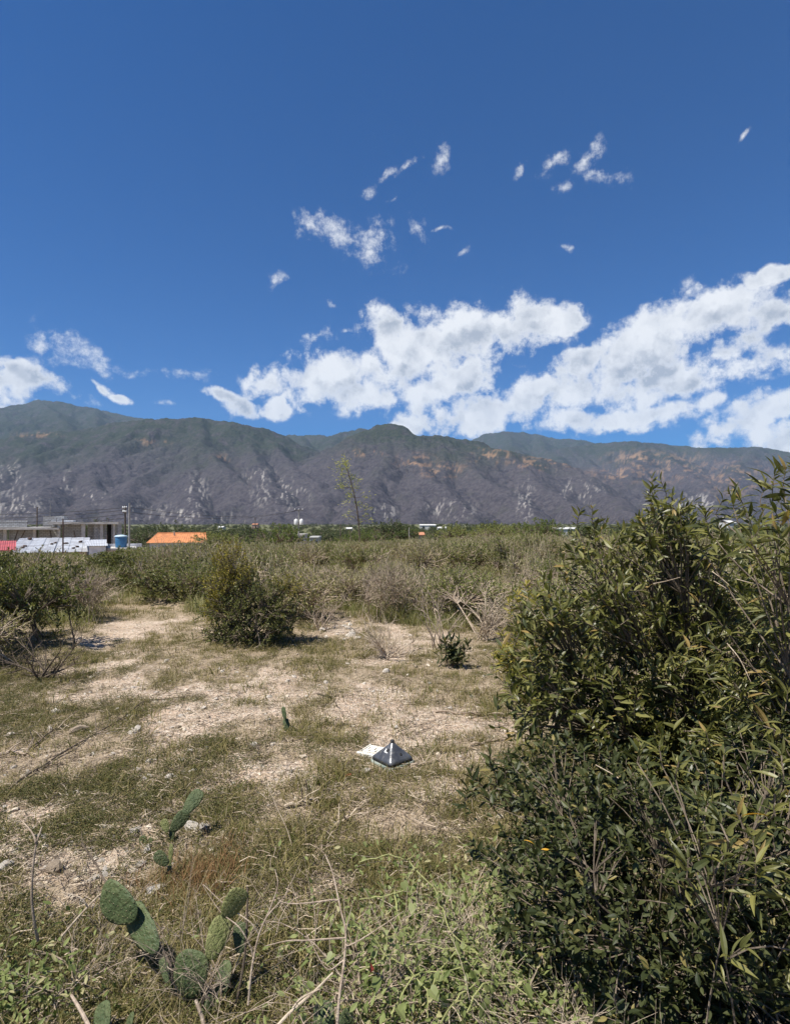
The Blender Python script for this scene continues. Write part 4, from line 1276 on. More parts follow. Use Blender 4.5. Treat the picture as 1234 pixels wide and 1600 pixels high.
def thicket():
    r = rng(21)
    cnt = 0; placed = []
    tries = 0
    while cnt < 300 and tries < 26000:
        tries += 1
        if tries < 2600:                        # the far rim first, where the ground starts to drop away
            y = r.uniform(22, 48); x = r.uniform(-0.80, 0.5) * y
            if x < -0.33 * y: y = r.uniform(15, 36); x = r.uniform(-0.80, -0.3) * y
            if cnt > 140: continue
        else:
            y = math.exp(r.uniform(math.log(5.6), math.log(46))); x = r.uniform(-0.86, 0.72) * y
        p = np.array([(x, y, g1(x, y))]); px, py = to_px(p); px, py = float(px[0]), float(py[0])
        if py > clearing_edge(px) - 3: continue
        # keep the mid bush, the tin house view and the track on the right clear
        if 285 < px < 500 and y < 9.8: continue
        if 690 < px < 910 and 9 < y < 11.5 and r.random() < 0.6: continue
        if px > 840 and y < 8: continue
        if px < 300 and y > 37: continue
        sp = 0.55 + (0.026 if px > 330 else 0.020) * y
        if any((x - a) ** 2 + (y - b) ** 2 < sp * sp for a, b in placed): continue
        if px < 180: kinds = {'green': .34, 'olive': .24, 'dry': .18, 'bush': .24}
        elif px < 330: kinds = {'green': .5, 'olive': .18, 'dry': .12, 'bush': .2}
        elif px < 520: kinds = {'green': .32, 'olive': .40, 'dry': .08, 'weed': .20}
        elif px < 700: kinds = {'green': .36, 'olive': .38, 'dry': .04, 'weed': .22}
        else: kinds = {'green': .38, 'olive': .32, 'dry': .05, 'weed': .25}
        zone = next(z for lim, z in ((60, 'in line with the red roof'), (132, 'below the zinc roof'), (178, 'below the white annex wall'), (226, 'below the blue tank'), (330, 'below the orange roof'),
                                     (425, 'in line with the lone round bush'), (500, 'below the transformer pole'), (590, 'below the leaning stalk'), (680, 'below the pink house'), (770, 'in line with the silvery dead shrub'),
                                     (850, 'left of the white shed'), (9999, 'behind the big right shrub')) if px < lim)
        kk = list(kinds); kind = kk[r.choice(len(kk), p=np.array([kinds[q] for q in kk]) / sum(kinds.values()))]
        # tops stay under the line the photograph shows
        top = np.interp(px, [-100, 0, 100, 128, 140, 160, 170, 200, 230, 300, 420, 480, 560, 700, 800, 900, 1000], [861, 861, 863, 868, 880, 880, 860, 860, 850, 849, 843, 847, 843, 838, 832, 836, 835])
        hmax = EYE - (top + 4 - 815) * y / F_PX - g1(x, y)
        base_h = {'green': .85, 'olive': .75, 'dry': .8, 'weed': .75, 'bush': .95}[kind] * r.uniform(0.7, 1.2) * (1.15 if y > 18 else 1.0)
        if px < 200 and y > 12: base_h *= 1.35
        h = min(base_h, hmax)
        if y > 15 and hmax > 0.5: h = max(h, min(hmax * r.uniform(0.8, 1.0), 2.6 if px < 330 else 1.9))
        if h < 0.3: continue
        size = 'taller ' if h > 1.0 else 'knee high ' if h < 0.65 else ''
        depth = next(d for lim, d in ((7.5, ' at the thicket front edge'), (11, ' near the thicket front'), (16, ' midway in the thicket'), (24, ' deep in the thicket'), (33, ' near the far rim'), (99, ' on the far rim')) if y < lim)
        wide = r.uniform(0.85, 1.3) * (1.0 + 0.012 * y) * (1 + 0.35 * max(0, h - 1.2)) * (0.8 if y < 8 else 1)
        scrub(kind, int(r.integers(len(SCRUB[kind]))), x, y, h, wide, size + SC_LABEL[kind] + depth + ' ' + zone, size + SC_GROUP[kind] + depth + ' ' + zone, r.random() * 6.28)
        placed.append((x, y)); cnt += 1


thicket()


# the lone round bush of the clearing, two lobes
def lone_bush():
    b = ground_at(388, 1003); Y = b.y; s = Y / F_PX
    r = thing('round_bush', 'lone dense round bush with golden top standing in the clearing', 'bush', b)
    q = rng(51)
    X = lambda px: (px - 388) * s; Z = lambda py: EYE + (815 - py) * s - b.z
    lo = [(X(370), 0, Z(955), 62 * s, 0.60, 52 * s), (X(350), 0.1, Z(985), 42 * s, 0.45, 30 * s), (X(430), -0.05, Z(945), 48 * s, 0.5, 50 * s), (X(440), 0.1, Z(975), 36 * s, 0.4, 32 * s), (X(400), -0.2, Z(985), 60 * s, 0.4, 26 * s), (X(395), 0, Z(930), 60 * s, 0.5, 40 * s)]
    ex = [tuple(ray(*k_, Y) - b) for k_ in ((478, 930), (486, 950), (470, 905), (460, 893), (482, 975), (306, 940), (303, 965), (312, 915), (472, 990), (440, 886), (420, 892), (300, 990), (455, 940), (475, 940))]
    pos, fr, sz, mb = plant(q, lo, 540, 15, 0.046, LITE_WIDE, 0.17, 1.0, 0, 0.45, (0, 0, 0), 0.16, 24, 0.014, 0.35, ex, sides=5)
    V, F = leaves_mesh(LITE_WIDE, pos, fr, sz)
    tag(link('crown', mesh_np('bush_crown', V, [F], M['leaf_bush']), r, None), kind='stuff')
    mb.obj('stems', M['bark'], r)
    hi = [(X(360), 0, Z(885), 40 * s, 0.36, 44 * s), (X(340), 0, Z(915), 30 * s, 0.3, 34 * s), (X(378), 0, Z(895), 26 * s, 0.3, 34 * s), (X(350), 0.1, Z(878), 22 * s, 0.2, 22 * s), (X(448), 0.05, Z(908), 32 * s, 0.3, 24 * s), (X(330), 0, Z(945), 24 * s, 0.3, 30 * s)]
    ex = [tuple(ray(*k_, Y) - b) for k_ in ((355, 848), (362, 844), (350, 846), (372, 848), (345, 852), (372, 856), (382, 866), (335, 868), (326, 885), (318, 900), (368, 846))]
    pos, fr, sz, mb = plant(q, hi, 360, 14, 0.038, LITE_WIDE, 0.19, 0.9, 0, 0.8, (0, 0, 0.3), 0.1, 14, 0.010, 0.25, ex, sides=4)
    V, F = leaves_mesh(LITE_WIDE, pos, fr, sz)
    tag(link('golden_crown', mesh_np('bush_golden_crown', V, [F], M['leaf_gold']), r), kind='stuff')
    mb.obj('upper_stems', M['bark'], r)


lone_bush()
# ------------------------------------------------------------------ the big shrubs on the right, leaf by leaf
def leafy_shrub(name, label, base, pos, fr, sz, mb, tmpl, mat, n_single=300, keep=None, leaf_name='leaf', stem_mat='bark'):
    r = thing(name, label, 'shrub', base)
    B = np.array(base)
    W = pos + B
    px, py = to_px(W)
    dist = np.linalg.norm(W - np.array((0, 0, EYE)), axis=1)
    inside = (px > -10) & (px < W0 + 10) & (py > 0) & (py < H0 + 10) & (W[:, 1] > 0.4)
    ctr = pos.mean(0)
    # the leaves that show largest: near, in the frame and on the side towards the viewer
    face = ((ctr + B - np.array((0, 0, EYE)))); face = face / np.linalg.norm(face)
    front = -((pos - ctr) @ face)
    score = np.where(inside, sz / dist * (1 + 0.8 * front / (np.abs(front).max() + 1e-6)), -1)
    order = np.argsort(-score)[:n_single]
    single = np.zeros(len(pos), bool); single[order] = True
    V, F = leaves_mesh(tmpl, pos[~single], fr[~single], sz[~single])
    tag(link('foliage', mesh_np(name + '_foliage', V, [F], mat), r), kind='stuff')
    mb.obj('stems', M[stem_mat], r)
    me = mesh_np(leaf_name, tmpl[0], [tmpl[1]], mat)
    for i in order:
        o = bpy.data.objects.new(leaf_name, me); COL.objects.link(o); o.parent = r
        m = Matrix([list(fr[i][k] * sz[i]) + [pos[i][k]] for k in range(3)] + [[0, 0, 0, 1]])
        o.matrix_local = m
    return r


def pick_clear(pos, B, ok):
    px, py = to_px(pos + np.array(B)); return ok(px, py, pos)


def right_shrubs():
    # upper, further shrub: fills the right middle of the view
    q = rng(61); b = (1.75, 3.25, g1(1.75, 3.25))
    ex = [tuple(ray(*p) - Vector(b)) for p in [(1018, 748, 3.1), (1032, 752, 3.1), (1050, 770, 3.1), (1064, 782, 3.1), (1015, 770, 3.1), (1040, 790, 3.0), (1075, 800, 3.0), (925, 795, 3.2), (905, 800, 3.2), (948, 812, 3.1),
          (965, 822, 3.1), (895, 850, 3.1), (905, 870, 3.0), (850, 905, 3.0), (800, 925, 3.1), (825, 925, 3.1), (815, 950, 3.0), (785, 1000, 3.0), (770, 1020, 3.0), (810, 990, 2.9), (840, 960, 2.9), (795, 1055, 2.9), (835, 1020, 2.8), (870, 930, 2.9), (1100, 800, 2.8), (1120, 820, 2.8)]]
    ells = [(0.0, 0, 0.95, 0.75, 0.7, 0.62), (-0.35, -0.1, 0.75, 0.45, 0.5, 0.5), (-0.25, -0.15, 1.15, 0.42, 0.4, 0.38), (0.35, -0.1, 1.2, 0.5, 0.5, 0.42), (0.9, 0.1, 1.0, 0.6, 0.6, 0.6), (-0.55, -0.25, 0.45, 0.4, 0.4, 0.35), (-0.2, -0.4, 0.5, 0.6, 0.4, 0.4), (-0.75, -0.1, 0.85, 0.35, 0.4, 0.4), (-0.8, -0.1, 0.4, 0.35, 0.4, 0.35), (-0.5, -0.45, 0.75, 0.4, 0.35, 0.35), (0.2, -0.5, 0.8, 0.5, 0.4, 0.4)]
    ells += [(*(ray(px, py, Y) - Vector(b)), ra, 0.28, rb) for px, py, Y, ra, rb in ((925, 850, 3.1, .17, .14), (980, 850, 3.1, .26, .16), (1030, 815, 3.05, .16, .18), (900, 910, 3.0, .22, .2), (850, 950, 3.0, .18, .14), (830, 1010, 2.95, .18, .15), (870, 1060, 2.85, .25, .2), (1090, 840, 2.9, .2, .16), (820, 1090, 2.8, .15, .2), (960, 930, 2.9, .3, .25))]
    pos, fr, sz, mb = plant(q, ells, 2000, 12, 0.070, LONG, 0.15, 0.85, 0.25, 0.45, (0, 0, 0), 0.18, 60, 0.012, 0.45, ex, tip_r=0.0016, clump=0.27)
    root = leafy_shrub('long_leaved_shrub', 'tall dark shrub of long narrow leaves filling the right middle of the view', b, pos, fr, sz, mb, LONG, M['leaf_long'])

    for tw_ in ([(1112, 893, 2.55), (1128, 905, 2.5), (1150, 925, 2.45)], [(1115, 908, 2.55), (1135, 920, 2.5), (1148, 930, 2.5)], [(1020, 912, 2.6), (1040, 908, 2.58), (1062, 902, 2.55)], [(1135, 1005, 2.3), (1155, 1030, 2.25), (1172, 1065, 2.2)],
                [(1150, 905, 2.5), (1180, 912, 2.45), (1215, 912, 2.4)], [(930, 1195, 2.2), (960, 1212, 2.15), (985, 1232, 2.1)]):
        Q = pts_through(*tw_) - np.array(b); MB().tube(Q, np.linspace(0.0022, 0.0012, len(Q)), 5).obj('dead_branch', M['twig_pale'], root)

    # right-hand, nearer shrub with the largest rosettes
    q = rng(62); b = (1.95, 2.15, g1(1.95, 2.15))
    ex = [tuple(ray(*p) - Vector(b)) for p in [(1140, 772, 2.3), (1150, 768, 2.3), (1128, 782, 2.3), (1100, 805, 2.35), (1210, 735, 2.2), (1228, 728, 2.2), (1240, 722, 2.2), (1195, 755, 2.2), (1206, 790, 2.1), (1225, 800, 2.1), (1165, 800, 2.2), (1245, 760, 2.1), (1085, 835, 2.4), (1190, 820, 2.0), (1172, 845, 2.1), (1232, 850, 2.0), (1215, 830, 2.0)]]
    ells = [(0, 0, 1.2, 0.6, 0.5, 0.5), (-0.25, 0.1, 1.0, 0.5, 0.45, 0.5), (0.3, 0, 0.8, 0.6, 0.6, 0.7), (-0.2, -0.1, 0.5, 0.45, 0.4, 0.4)]
    pos, fr, sz, mb = plant(q, ells, 620, 14, 0.088, LONG2, 0.14, 0.9, 0.3, 0.5, (0, 0, 0), 0.15, 30, 0.012, 0.45, ex, tip_r=0.0016, clump=0.24)
    leafy_shrub('rosette_shrub', 'tall shrub with big star shaped leaf tufts standing against the mountain at right', b, pos, fr, sz, mb, LONG2, M['leaf_long'])

    # nearest: dark small-leaved shrub
    q = rng(63); b = (0.92, 2.0, g1(0.92, 2.0))
    ells = [(0, 0, 0.45, 0.50, 0.45, 0.36), (-0.3, 0.15, 0.32, 0.32, 0.4, 0.28), (0.4, 0.05, 0.55, 0.45, 0.45, 0.40), (0.1, -0.3, 0.28, 0.45, 0.35, 0.26), (-0.12, 0.4, 0.5, 0.4, 0.35, 0.3), (0.65, -0.15, 0.45, 0.45, 0.4, 0.4)]
    ex = [tuple(ray(*p) - Vector(b)) for p in [(745, 1330, 2.2), (760, 1320, 2.2), (735, 1310, 2.2), (780, 1240, 2.4), (800, 1215, 2.4), (820, 1260, 2.3)]]
    pos, fr, sz, mb = plant(q, ells, 1700, 14, 0.040, OVAL, 0.11, 0.95, 0.1, 0.4, (0, 0, 0), 0.16, 55, 0.007, 0.45, ex, tip_r=0.0012, clump=0.30)
    leafy_shrub('small_leaved_shrub', 'low very dense dark shrub of small oval leaves in the lower right', b, pos, fr, sz, mb, OVAL, M['leaf_small'])

    # long-leaved sprays in front of it, lower right corner
    q = rng(64); b = (1.02, 1.55, g1(1.02, 1.55))
    ex = [tuple(ray(*p) - Vector(b)) for p in [(1090, 1310, 1.45), (1075, 1340, 1.42), (1120, 1275, 1.45), (1150, 1270, 1.5), (1040, 1310, 1.5), (1175, 1310, 1.45), (1105, 1250, 1.5), (1180, 1350, 1.4), (1130, 1180, 1.6), (1060, 1190, 1.7), (1200, 1160, 1.6), (1000, 1165, 1.8), (1160, 1480, 1.35), (1210, 1240, 1.5), (1220, 1180, 1.5), (1030, 1165, 1.75)]]
    ells = [(0.05, 0.05, 0.62, 0.35, 0.28, 0.22), (0.3, 0, 0.45, 0.35, 0.3, 0.35)]
    pos, fr, sz, mb = plant(q, ells, 60, 15, 0.070, LONG2, 0.11, 0.95, 0.15, 0.5, (0, 0, 0), 0.08, 16, 0.0055, 0.55, ex)
    root = leafy_shrub('long_leaved_shrub', 'loose nearest sprays of long olive leaves with browned edges over the small leaved shrub', b, pos, fr, sz, mb, LONG2, M['leaf_long'])
    me = mesh_np('yellow_leaf', LONG2[0], [LONG2[1]], M['leaf_yellow'])
    for px, py, Y, L, dx, dz in ((1157, 1276, 1.36, 0.055, 0.85, 0.5), (818, 1313, 2.0, 0.035, 1, 0.1), (845, 1327, 1.98, 0.04, 1, 0.15), (893, 1237, 2.05, 0.035, 0.3, -1)):
        o = link('yellow_leaf', me, root); p = ray(px, py, Y) - Vector(b)
        d = unit(np.array((dx, -0.2, dz))); f = leaf_frames(d[None], rng(int(px)))[0]
        o.matrix_local = Matrix([list(f[k] * L) + [p[k]] for k in range(3)] + [[0, 0, 0, 1]])
        if px == 1157: tag(o, 'bright orange yellow dead leaf')

    # small long-leaved sapling at the left foot of the shrubs
    q = rng(65); gb = ground_at(765, 1262); b = (gb.x + 0.05, gb.y, gb.z)
    ex = [tuple(ray(*p) - Vector(b)) for p in [(735, 1200, 2.75), (745, 1215, 2.75), (760, 1230, 2.7), (765, 1180, 2.85), (790, 1195, 2.8), (775, 1215, 2.75), (730, 1230, 2.7), (805, 1180, 2.85)]]
    pos, fr, sz, mb = plant(q, [(0.05, 0, 0.2, 0.14, 0.12, 0.12)], 10, 15, 0.07, LONG, 0.13, 0.95, 0.1, 0.5, (0, 0, 0), 0.03, 4, 0.008, 0.4, ex)
    leafy_shrub('long_leaved_sapling', 'short dark sapling of narrow leaves beside the sand left of the big shrub', b, pos, fr, sz, mb, LONG, M['leaf_small'], 150)

    # the yellow-tinted clump left of the tall shrub
    q = rng(66); gb = ground_at(790, 1080); b = (gb.x, gb.y, gb.z)
    s = gb.y / F_PX
    ex = [tuple(ray(*p) - Vector(b)) for p in [(795, 935, gb.y), (810, 922, gb.y), (825, 908, gb.y), (835, 930, gb.y), (800, 950, gb.y), (850, 945, gb.y), (820, 965, gb.y), (785, 985, gb.y)]]
    pos, fr, sz, mb = plant(q, [(0.1, 0, 0.35, 0.24, 0.22, 0.22), (0.25, 0, 0.15, 0.25, 0.2, 0.12)], 50, 13, 0.095, LONG, 0.16, 0.9, 0.15, 0.7, (0, 0, 0), 0.06, 6, 0.009, 0.4, ex)
    leafy_shrub('yellow_tipped_shrub', 'slender shrub with yellowish leaf tufts at the left side of the tall dark shrub', b, pos, fr, sz, mb, LONG, M['leaf_gold'], 200)

    # the little dark leafy plant in the clearing
    q = rng(67); gb = ground_at(704, 1043); b = tuple(gb)
    ex = [tuple(ray(*p) - gb) for p in [(695, 1000, gb.y), (703, 995, gb.y), (716, 998, gb.y), (724, 1012, gb.y), (690, 1012, gb.y), (712, 1008, gb.y), (730, 1003, gb.y)]]
    pos, fr, sz, mb = plant(q, [(0.03, 0, 0.2, 0.1, 0.1, 0.1)], 8, 14, 0.11, LONG, 0.18, 0.7, 0.5, 0.6, (0, 0, 0), 0.03, 5, 0.012, 0.3, ex)
    leafy_shrub('leafy_plant', 'small dark plant with drooping strap leaves standing alone on the sand', b, pos, fr, sz, mb, LONG, M['leaf_small'], 110, stem_mat='twig_dark')


right_shrubs()


# ------------------------------------------------------------------ dead and bare shrubs, sticks, vines
def bare_shrub(name, label, base, w, h, seed, mat, n=110, thick=0.012, flat=0.4, twigs=3):
    r = rng(seed); root = thing(name, label, 'dead shrub', base)
    limbs, tw = MB(), MB()
    for k in range(10):
        a = r.random() * 6.28; e = np.array((cos(a) * w * r.uniform(0.3, 1), sin(a) * w * r.uniform(0.3, 0.7), h * r.uniform(0.3, 1)))
        P = curve3(np.array((*r.normal(0, 0.04, 2), 0.0)), e, r, 0.15 * flat, 7, 0.1)
        limbs.tube(P, np.linspace(thick, thick * 0.3, 7), 5, False)
        for j in range(n // 10):
            o = P[r.integers(1, 7)]; d = unit(e / np.linalg.norm(e) + r.normal(0, 0.6, 3)); L = w * r.uniform(0.2, 0.55)
            e2 = o + d * L; e2[2] = max(e2[2], 0.01)
            P2 = curve3(o, e2, r, 0.05, 5, 0.12); tw.tube(P2, np.linspace(thick * 0.4, thick * 0.12, 5), 4, False)
            for m in range(twigs):
                o3 = P2[r.integers(1, 5)]; e3 = o3 + unit(d + r.normal(0, 0.7, 3)) * L * 0.5; e3[2] = max(e3[2], 0.01)
                tw.tube(np.stack([o3, (o3 + e3) / 2 + r.normal(0, 0.02 * L, 3), e3]), np.array((thick * 0.2, thick * 0.15, thick * 0.08)), 3, False)
    limbs.obj('limbs', M[mat], root); tag(tw.obj('twigs', M[mat], root), kind='stuff')
    return root


bare_shrub('dead_shrub', 'bleached tangle of bare twigs in the middle of the clearing', ground_at(605, 1030), 0.50, 0.42, 71, 'twig_pale', 130, 0.010)
bare_shrub('dead_shrub', 'silvery grey leafless shrub left of the yellow tipped shrub', ground_at(755, 1000), 0.55, 0.62, 72, 'twig_pale', 150, 0.012, 0.9)
bare_shrub('dead_shrub', 'thin bare upright twigs rising behind the small dark plant', ground_at(685, 1015), 0.35, 0.95, 73, 'twig_grey', 70, 0.008, 1.2)
bare_shrub('dead_shrub', 'dark bare twigs lying over the left thicket edge', ground_at(70, 1060), 0.55, 0.45, 74, 'twig_dark', 70, 0.012)
bare_shrub('dead_shrub', 'pale bare shrub beside the lone round bush', ground_at(500, 985), 0.45, 0.45, 75, 'twig_grey', 90, 0.008)
bare_shrub('dead_shrub', 'fine grey bare shrub in the scrub right of the lone round bush', ground_at(560, 950), 0.8, 0.8, 76, 'twig_grey', 120, 0.010, 0.9)
bare_shrub('dead_shrub', 'grey bare shrub below the orange roof', ground_at(290, 900), 1.0, 1.0, 77, 'twig_grey', 140, 0.014, 0.9)
bare_shrub('dead_shrub', 'low snarl of dry twigs at the very front right of the cactus', (-0.12, 1.95, g1(-0.12, 1.95)), 0.42, 0.28, 78, 'twig_grey', 130, 0.0032)
bare_shrub('dead_shrub', 'low snarl of pale dry twigs under the vine', (0.25, 2.05, g1(0.25, 2.05)), 0.42, 0.26, 79, 'twig_pale', 130, 0.0032)
bare_shrub('dead_shrub', 'snarl of dry twigs at the foot of the small leaved shrub', (0.52, 1.8, g1(0.52, 1.8)), 0.36, 0.24, 80, 'twig_pale', 110, 0.0032)

bare_shrub('dead_shrub', 'snarl of dry twigs tangled about the front cactus pads', (-0.62, 2.0, g1(-0.62, 2.0)), 0.34, 0.26, 81, 'twig_grey', 80, 0.0026)
bare_shrub('dead_shrub', 'grey twigs lying in the weeds in the bottom left corner', (-1.12, 2.05, g1(-1.12, 2.05)), 0.34, 0.16, 82, 'twig_grey', 60, 0.0026)


def stick(label, pts, r0, r1, mat='twig_grey', forks=(), name='dry_stick', cat='stick'):
    r0, r1 = r0 * 0.68, r1 * 0.62
    root = thing(name, label, cat, ray(*pts[0]))
    o = np.array(root.location)
    P = pts_through(*pts) - o
    MB().tube(P, np.linspace(r0, r1, len(P)), 7).obj('stem', M[mat], root)
    for fk in forks:
        Q = pts_through(*fk) - o
        k = int(np.argmin(np.linalg.norm(P - Q[0], axis=1))); Q[0] = P[k]
        MB().tube(Q, np.linspace(r1 * 1.5, r1 * 0.5, len(Q)), 5).obj('twig', M[mat], root)
    return root


stick('upright grey stick standing at the far left of the foreground', [(60, 1470, 2.22), (54, 1440, 2.2), (50, 1395, 2.2), (55, 1330, 2.22), (66, 1292, 2.25)], 0.0085, 0.005, 'twig_grey', [[(58, 1320, 2.22), (50, 1300, 2.24), (30, 1278, 2.3)]])
stick('pale stick leaning over the arched cactus pads', [(98, 1462, 2.15), (130, 1425, 2.16), (160, 1395, 2.18), (188, 1374, 2.2)], 0.006, 0.004, 'twig_pale', [[(137, 1416, 2.16), (125, 1402, 2.16), (97, 1394, 2.16)]])
stick('dark stick arching down beside the cactus pads', [(128, 1318, 2.45), (150, 1350, 2.4), (170, 1385, 2.3), (210, 1420, 2.22), (240, 1460, 2.1), (268, 1510, 2.0)], 0.005, 0.007, 'twig_dark')
stick('stout forked dry stem rising at the bottom centre', [(526, 1620, 1.72), (530, 1560, 1.75), (538, 1500, 1.8), (540, 1455, 1.83), (532, 1420, 1.86), (520, 1365, 1.92), (508, 1335, 1.96)], 0.0075, 0.003, 'twig_grey',
      [[(537, 1500, 1.8), (512, 1515, 1.78), (490, 1480, 1.8), (477, 1455, 1.82)], [(538, 1480, 1.8), (560, 1470, 1.8), (595, 1448, 1.82), (630, 1424, 1.85)], [(540, 1460, 1.82), (550, 1415, 1.85)], [(525, 1405, 1.87), (490, 1410, 1.86), (455, 1412, 1.86), (436, 1408, 1.86)], [(482, 1470, 1.81), (450, 1470, 1.8), (415, 1478, 1.8)]])
stick('thin grey stick left of the stout forked dry stem', [(388, 1570, 1.9), (394, 1510, 1.93), (405, 1460, 1.96), (420, 1425, 1.98), (434, 1385, 2.0), (430, 1358, 2.02)], 0.006, 0.0028, 'twig_grey',
      [[(398, 1492, 1.94), (375, 1450, 1.95), (345, 1425, 1.98), (315, 1380, 2.02)], [(418, 1430, 1.98), (445, 1400, 1.98), (452, 1382, 2.0)]])
stick('thick sloping stick in the bottom left corner', [(150, 1625, 1.75), (130, 1585, 1.8), (112, 1555, 1.85)], 0.010, 0.007, 'twig_grey')
stick('long pale stick sloping up from the bottom edge', [(415, 1625, 1.66), (450, 1585, 1.7), (490, 1550, 1.74), (520, 1520, 1.78)], 0.0075, 0.005, 'twig_pale', [[(455, 1580, 1.7), (470, 1560, 1.7), (500, 1545, 1.7)]])
stick('short stub of stem beside the big cactus pad', [(322, 1620, 1.86), (316, 1590, 1.88), (306, 1562, 1.9)], 0.010, 0.008, 'twig_grey')
stick('grey stem standing just right of the bright cactus pad', [(362, 1600, 1.95), (375, 1540, 1.98), (384, 1480, 2.0), (387, 1400, 2.05), (386, 1385, 2.06)], 0.0075, 0.005, 'twig_dark')
stick('grey twig crossing the bright cactus pad', [(405, 1460, 1.98), (390, 1440, 1.98), (350, 1412, 2.0), (318, 1382, 2.02)], 0.004, 0.002, 'twig_pale')
stick('thin pale straw stalk in the lower left corner', [(37, 1595, 1.95), (42, 1560, 1.97), (47, 1500, 2.0)], 0.003, 0.002, 'twig_pale')
stick('thin bowed dry stalk in front of the grassy patch', [(461, 1345, 2.9), (450, 1300, 2.95), (432, 1260, 3.0), (418, 1225, 3.05)], 0.004, 0.002, 'twig_pale')
# fallen sticks on the sand
for lab, pts, r0 in [('long straight brown stick lying on the sand left of the big shrub', [(680, 1114), (740, 1118), (812, 1120)], 0.010),
                     ('short pale stick lying on the sand below the dead monitor', [(445, 1264), (475, 1258), (500, 1252)], 0.010),
                     ('bundle like pale sticks lying beside the grass tuft', [(520, 1298), (545, 1280), (570, 1259)], 0.009),
                     ('thin dark twig lying on the sand by the sapling', [(700, 1254), (740, 1252), (755, 1262)], 0.005),
                     ('thin stick lying across the sand above the sapling', [(735, 1166), (765, 1160), (800, 1157)], 0.008),
                     ('thin pale twig lying above the dead monitor', [(620, 1143), (650, 1135), (690, 1122)], 0.006),
                     ('dark thin branch lying over the weeds on the left', [(10, 1240), (60, 1205), (130, 1160), (230, 1095), (290, 1092)], 0.008),
                     ('grey branch with short side twigs lying at the left edge', [(-5, 1185), (20, 1178), (45, 1182)], 0.013),
                     ('thin dark thorny branch lying left above the stones', [(40, 1178), (75, 1150), (98, 1136)], 0.009),
                     ('curved dark root on the sand in the middle of the clearing', [(495, 1085), (520, 1092), (527, 1106)], 0.007),
                     ('short brown stick on the sand before the dead monitor', [(640, 1200), (665, 1196), (690, 1188)], 0.007)]:
    G = [ground_at(*p) for p in pts]
    root = thing('fallen_stick', lab, 'stick', G[0], 'sticks lying on the ground')
    P = np.array([tuple(p + Vector((0, 0, r0 * 1.2)) - G[0]) for p in G])
    t = np.linspace(0, 1, 12); P = np.stack([np.interp(t, np.linspace(0, 1, len(P)), P[:, k]) for k in range(3)], 1)
    P[:, 2] = [g1(G[0].x + a, G[0].y + b) - G[0].z + r0 * 1.2 + 0.012 * sin(k) ** 2 for k, (a, b, c) in enumerate(P)]
    qr = rng(int(pts[0][0]) + 900)
    MB().tube(P, np.linspace(r0, r0 * 0.6, 12), 6).obj('stem', M['twig_pale' if 'pale' in lab else 'twig_dark' if 'dark' in lab else 'twig_grey'], root)
    for k in range(5):
        i = qr.integers(2, 11); e = P[i] + np.array((*qr.normal(0, 0.07, 2), abs(qr.normal(0, 0.05)) + 0.01))
        MB().tube(np.stack([P[i], (P[i] + e) / 2 + (0, 0, 0.01), e]), np.array((r0 * .45, r0 * .35, r0 * .2)), 4).obj('twig', M['twig_pale' if k % 2 else 'twig_grey'], root)


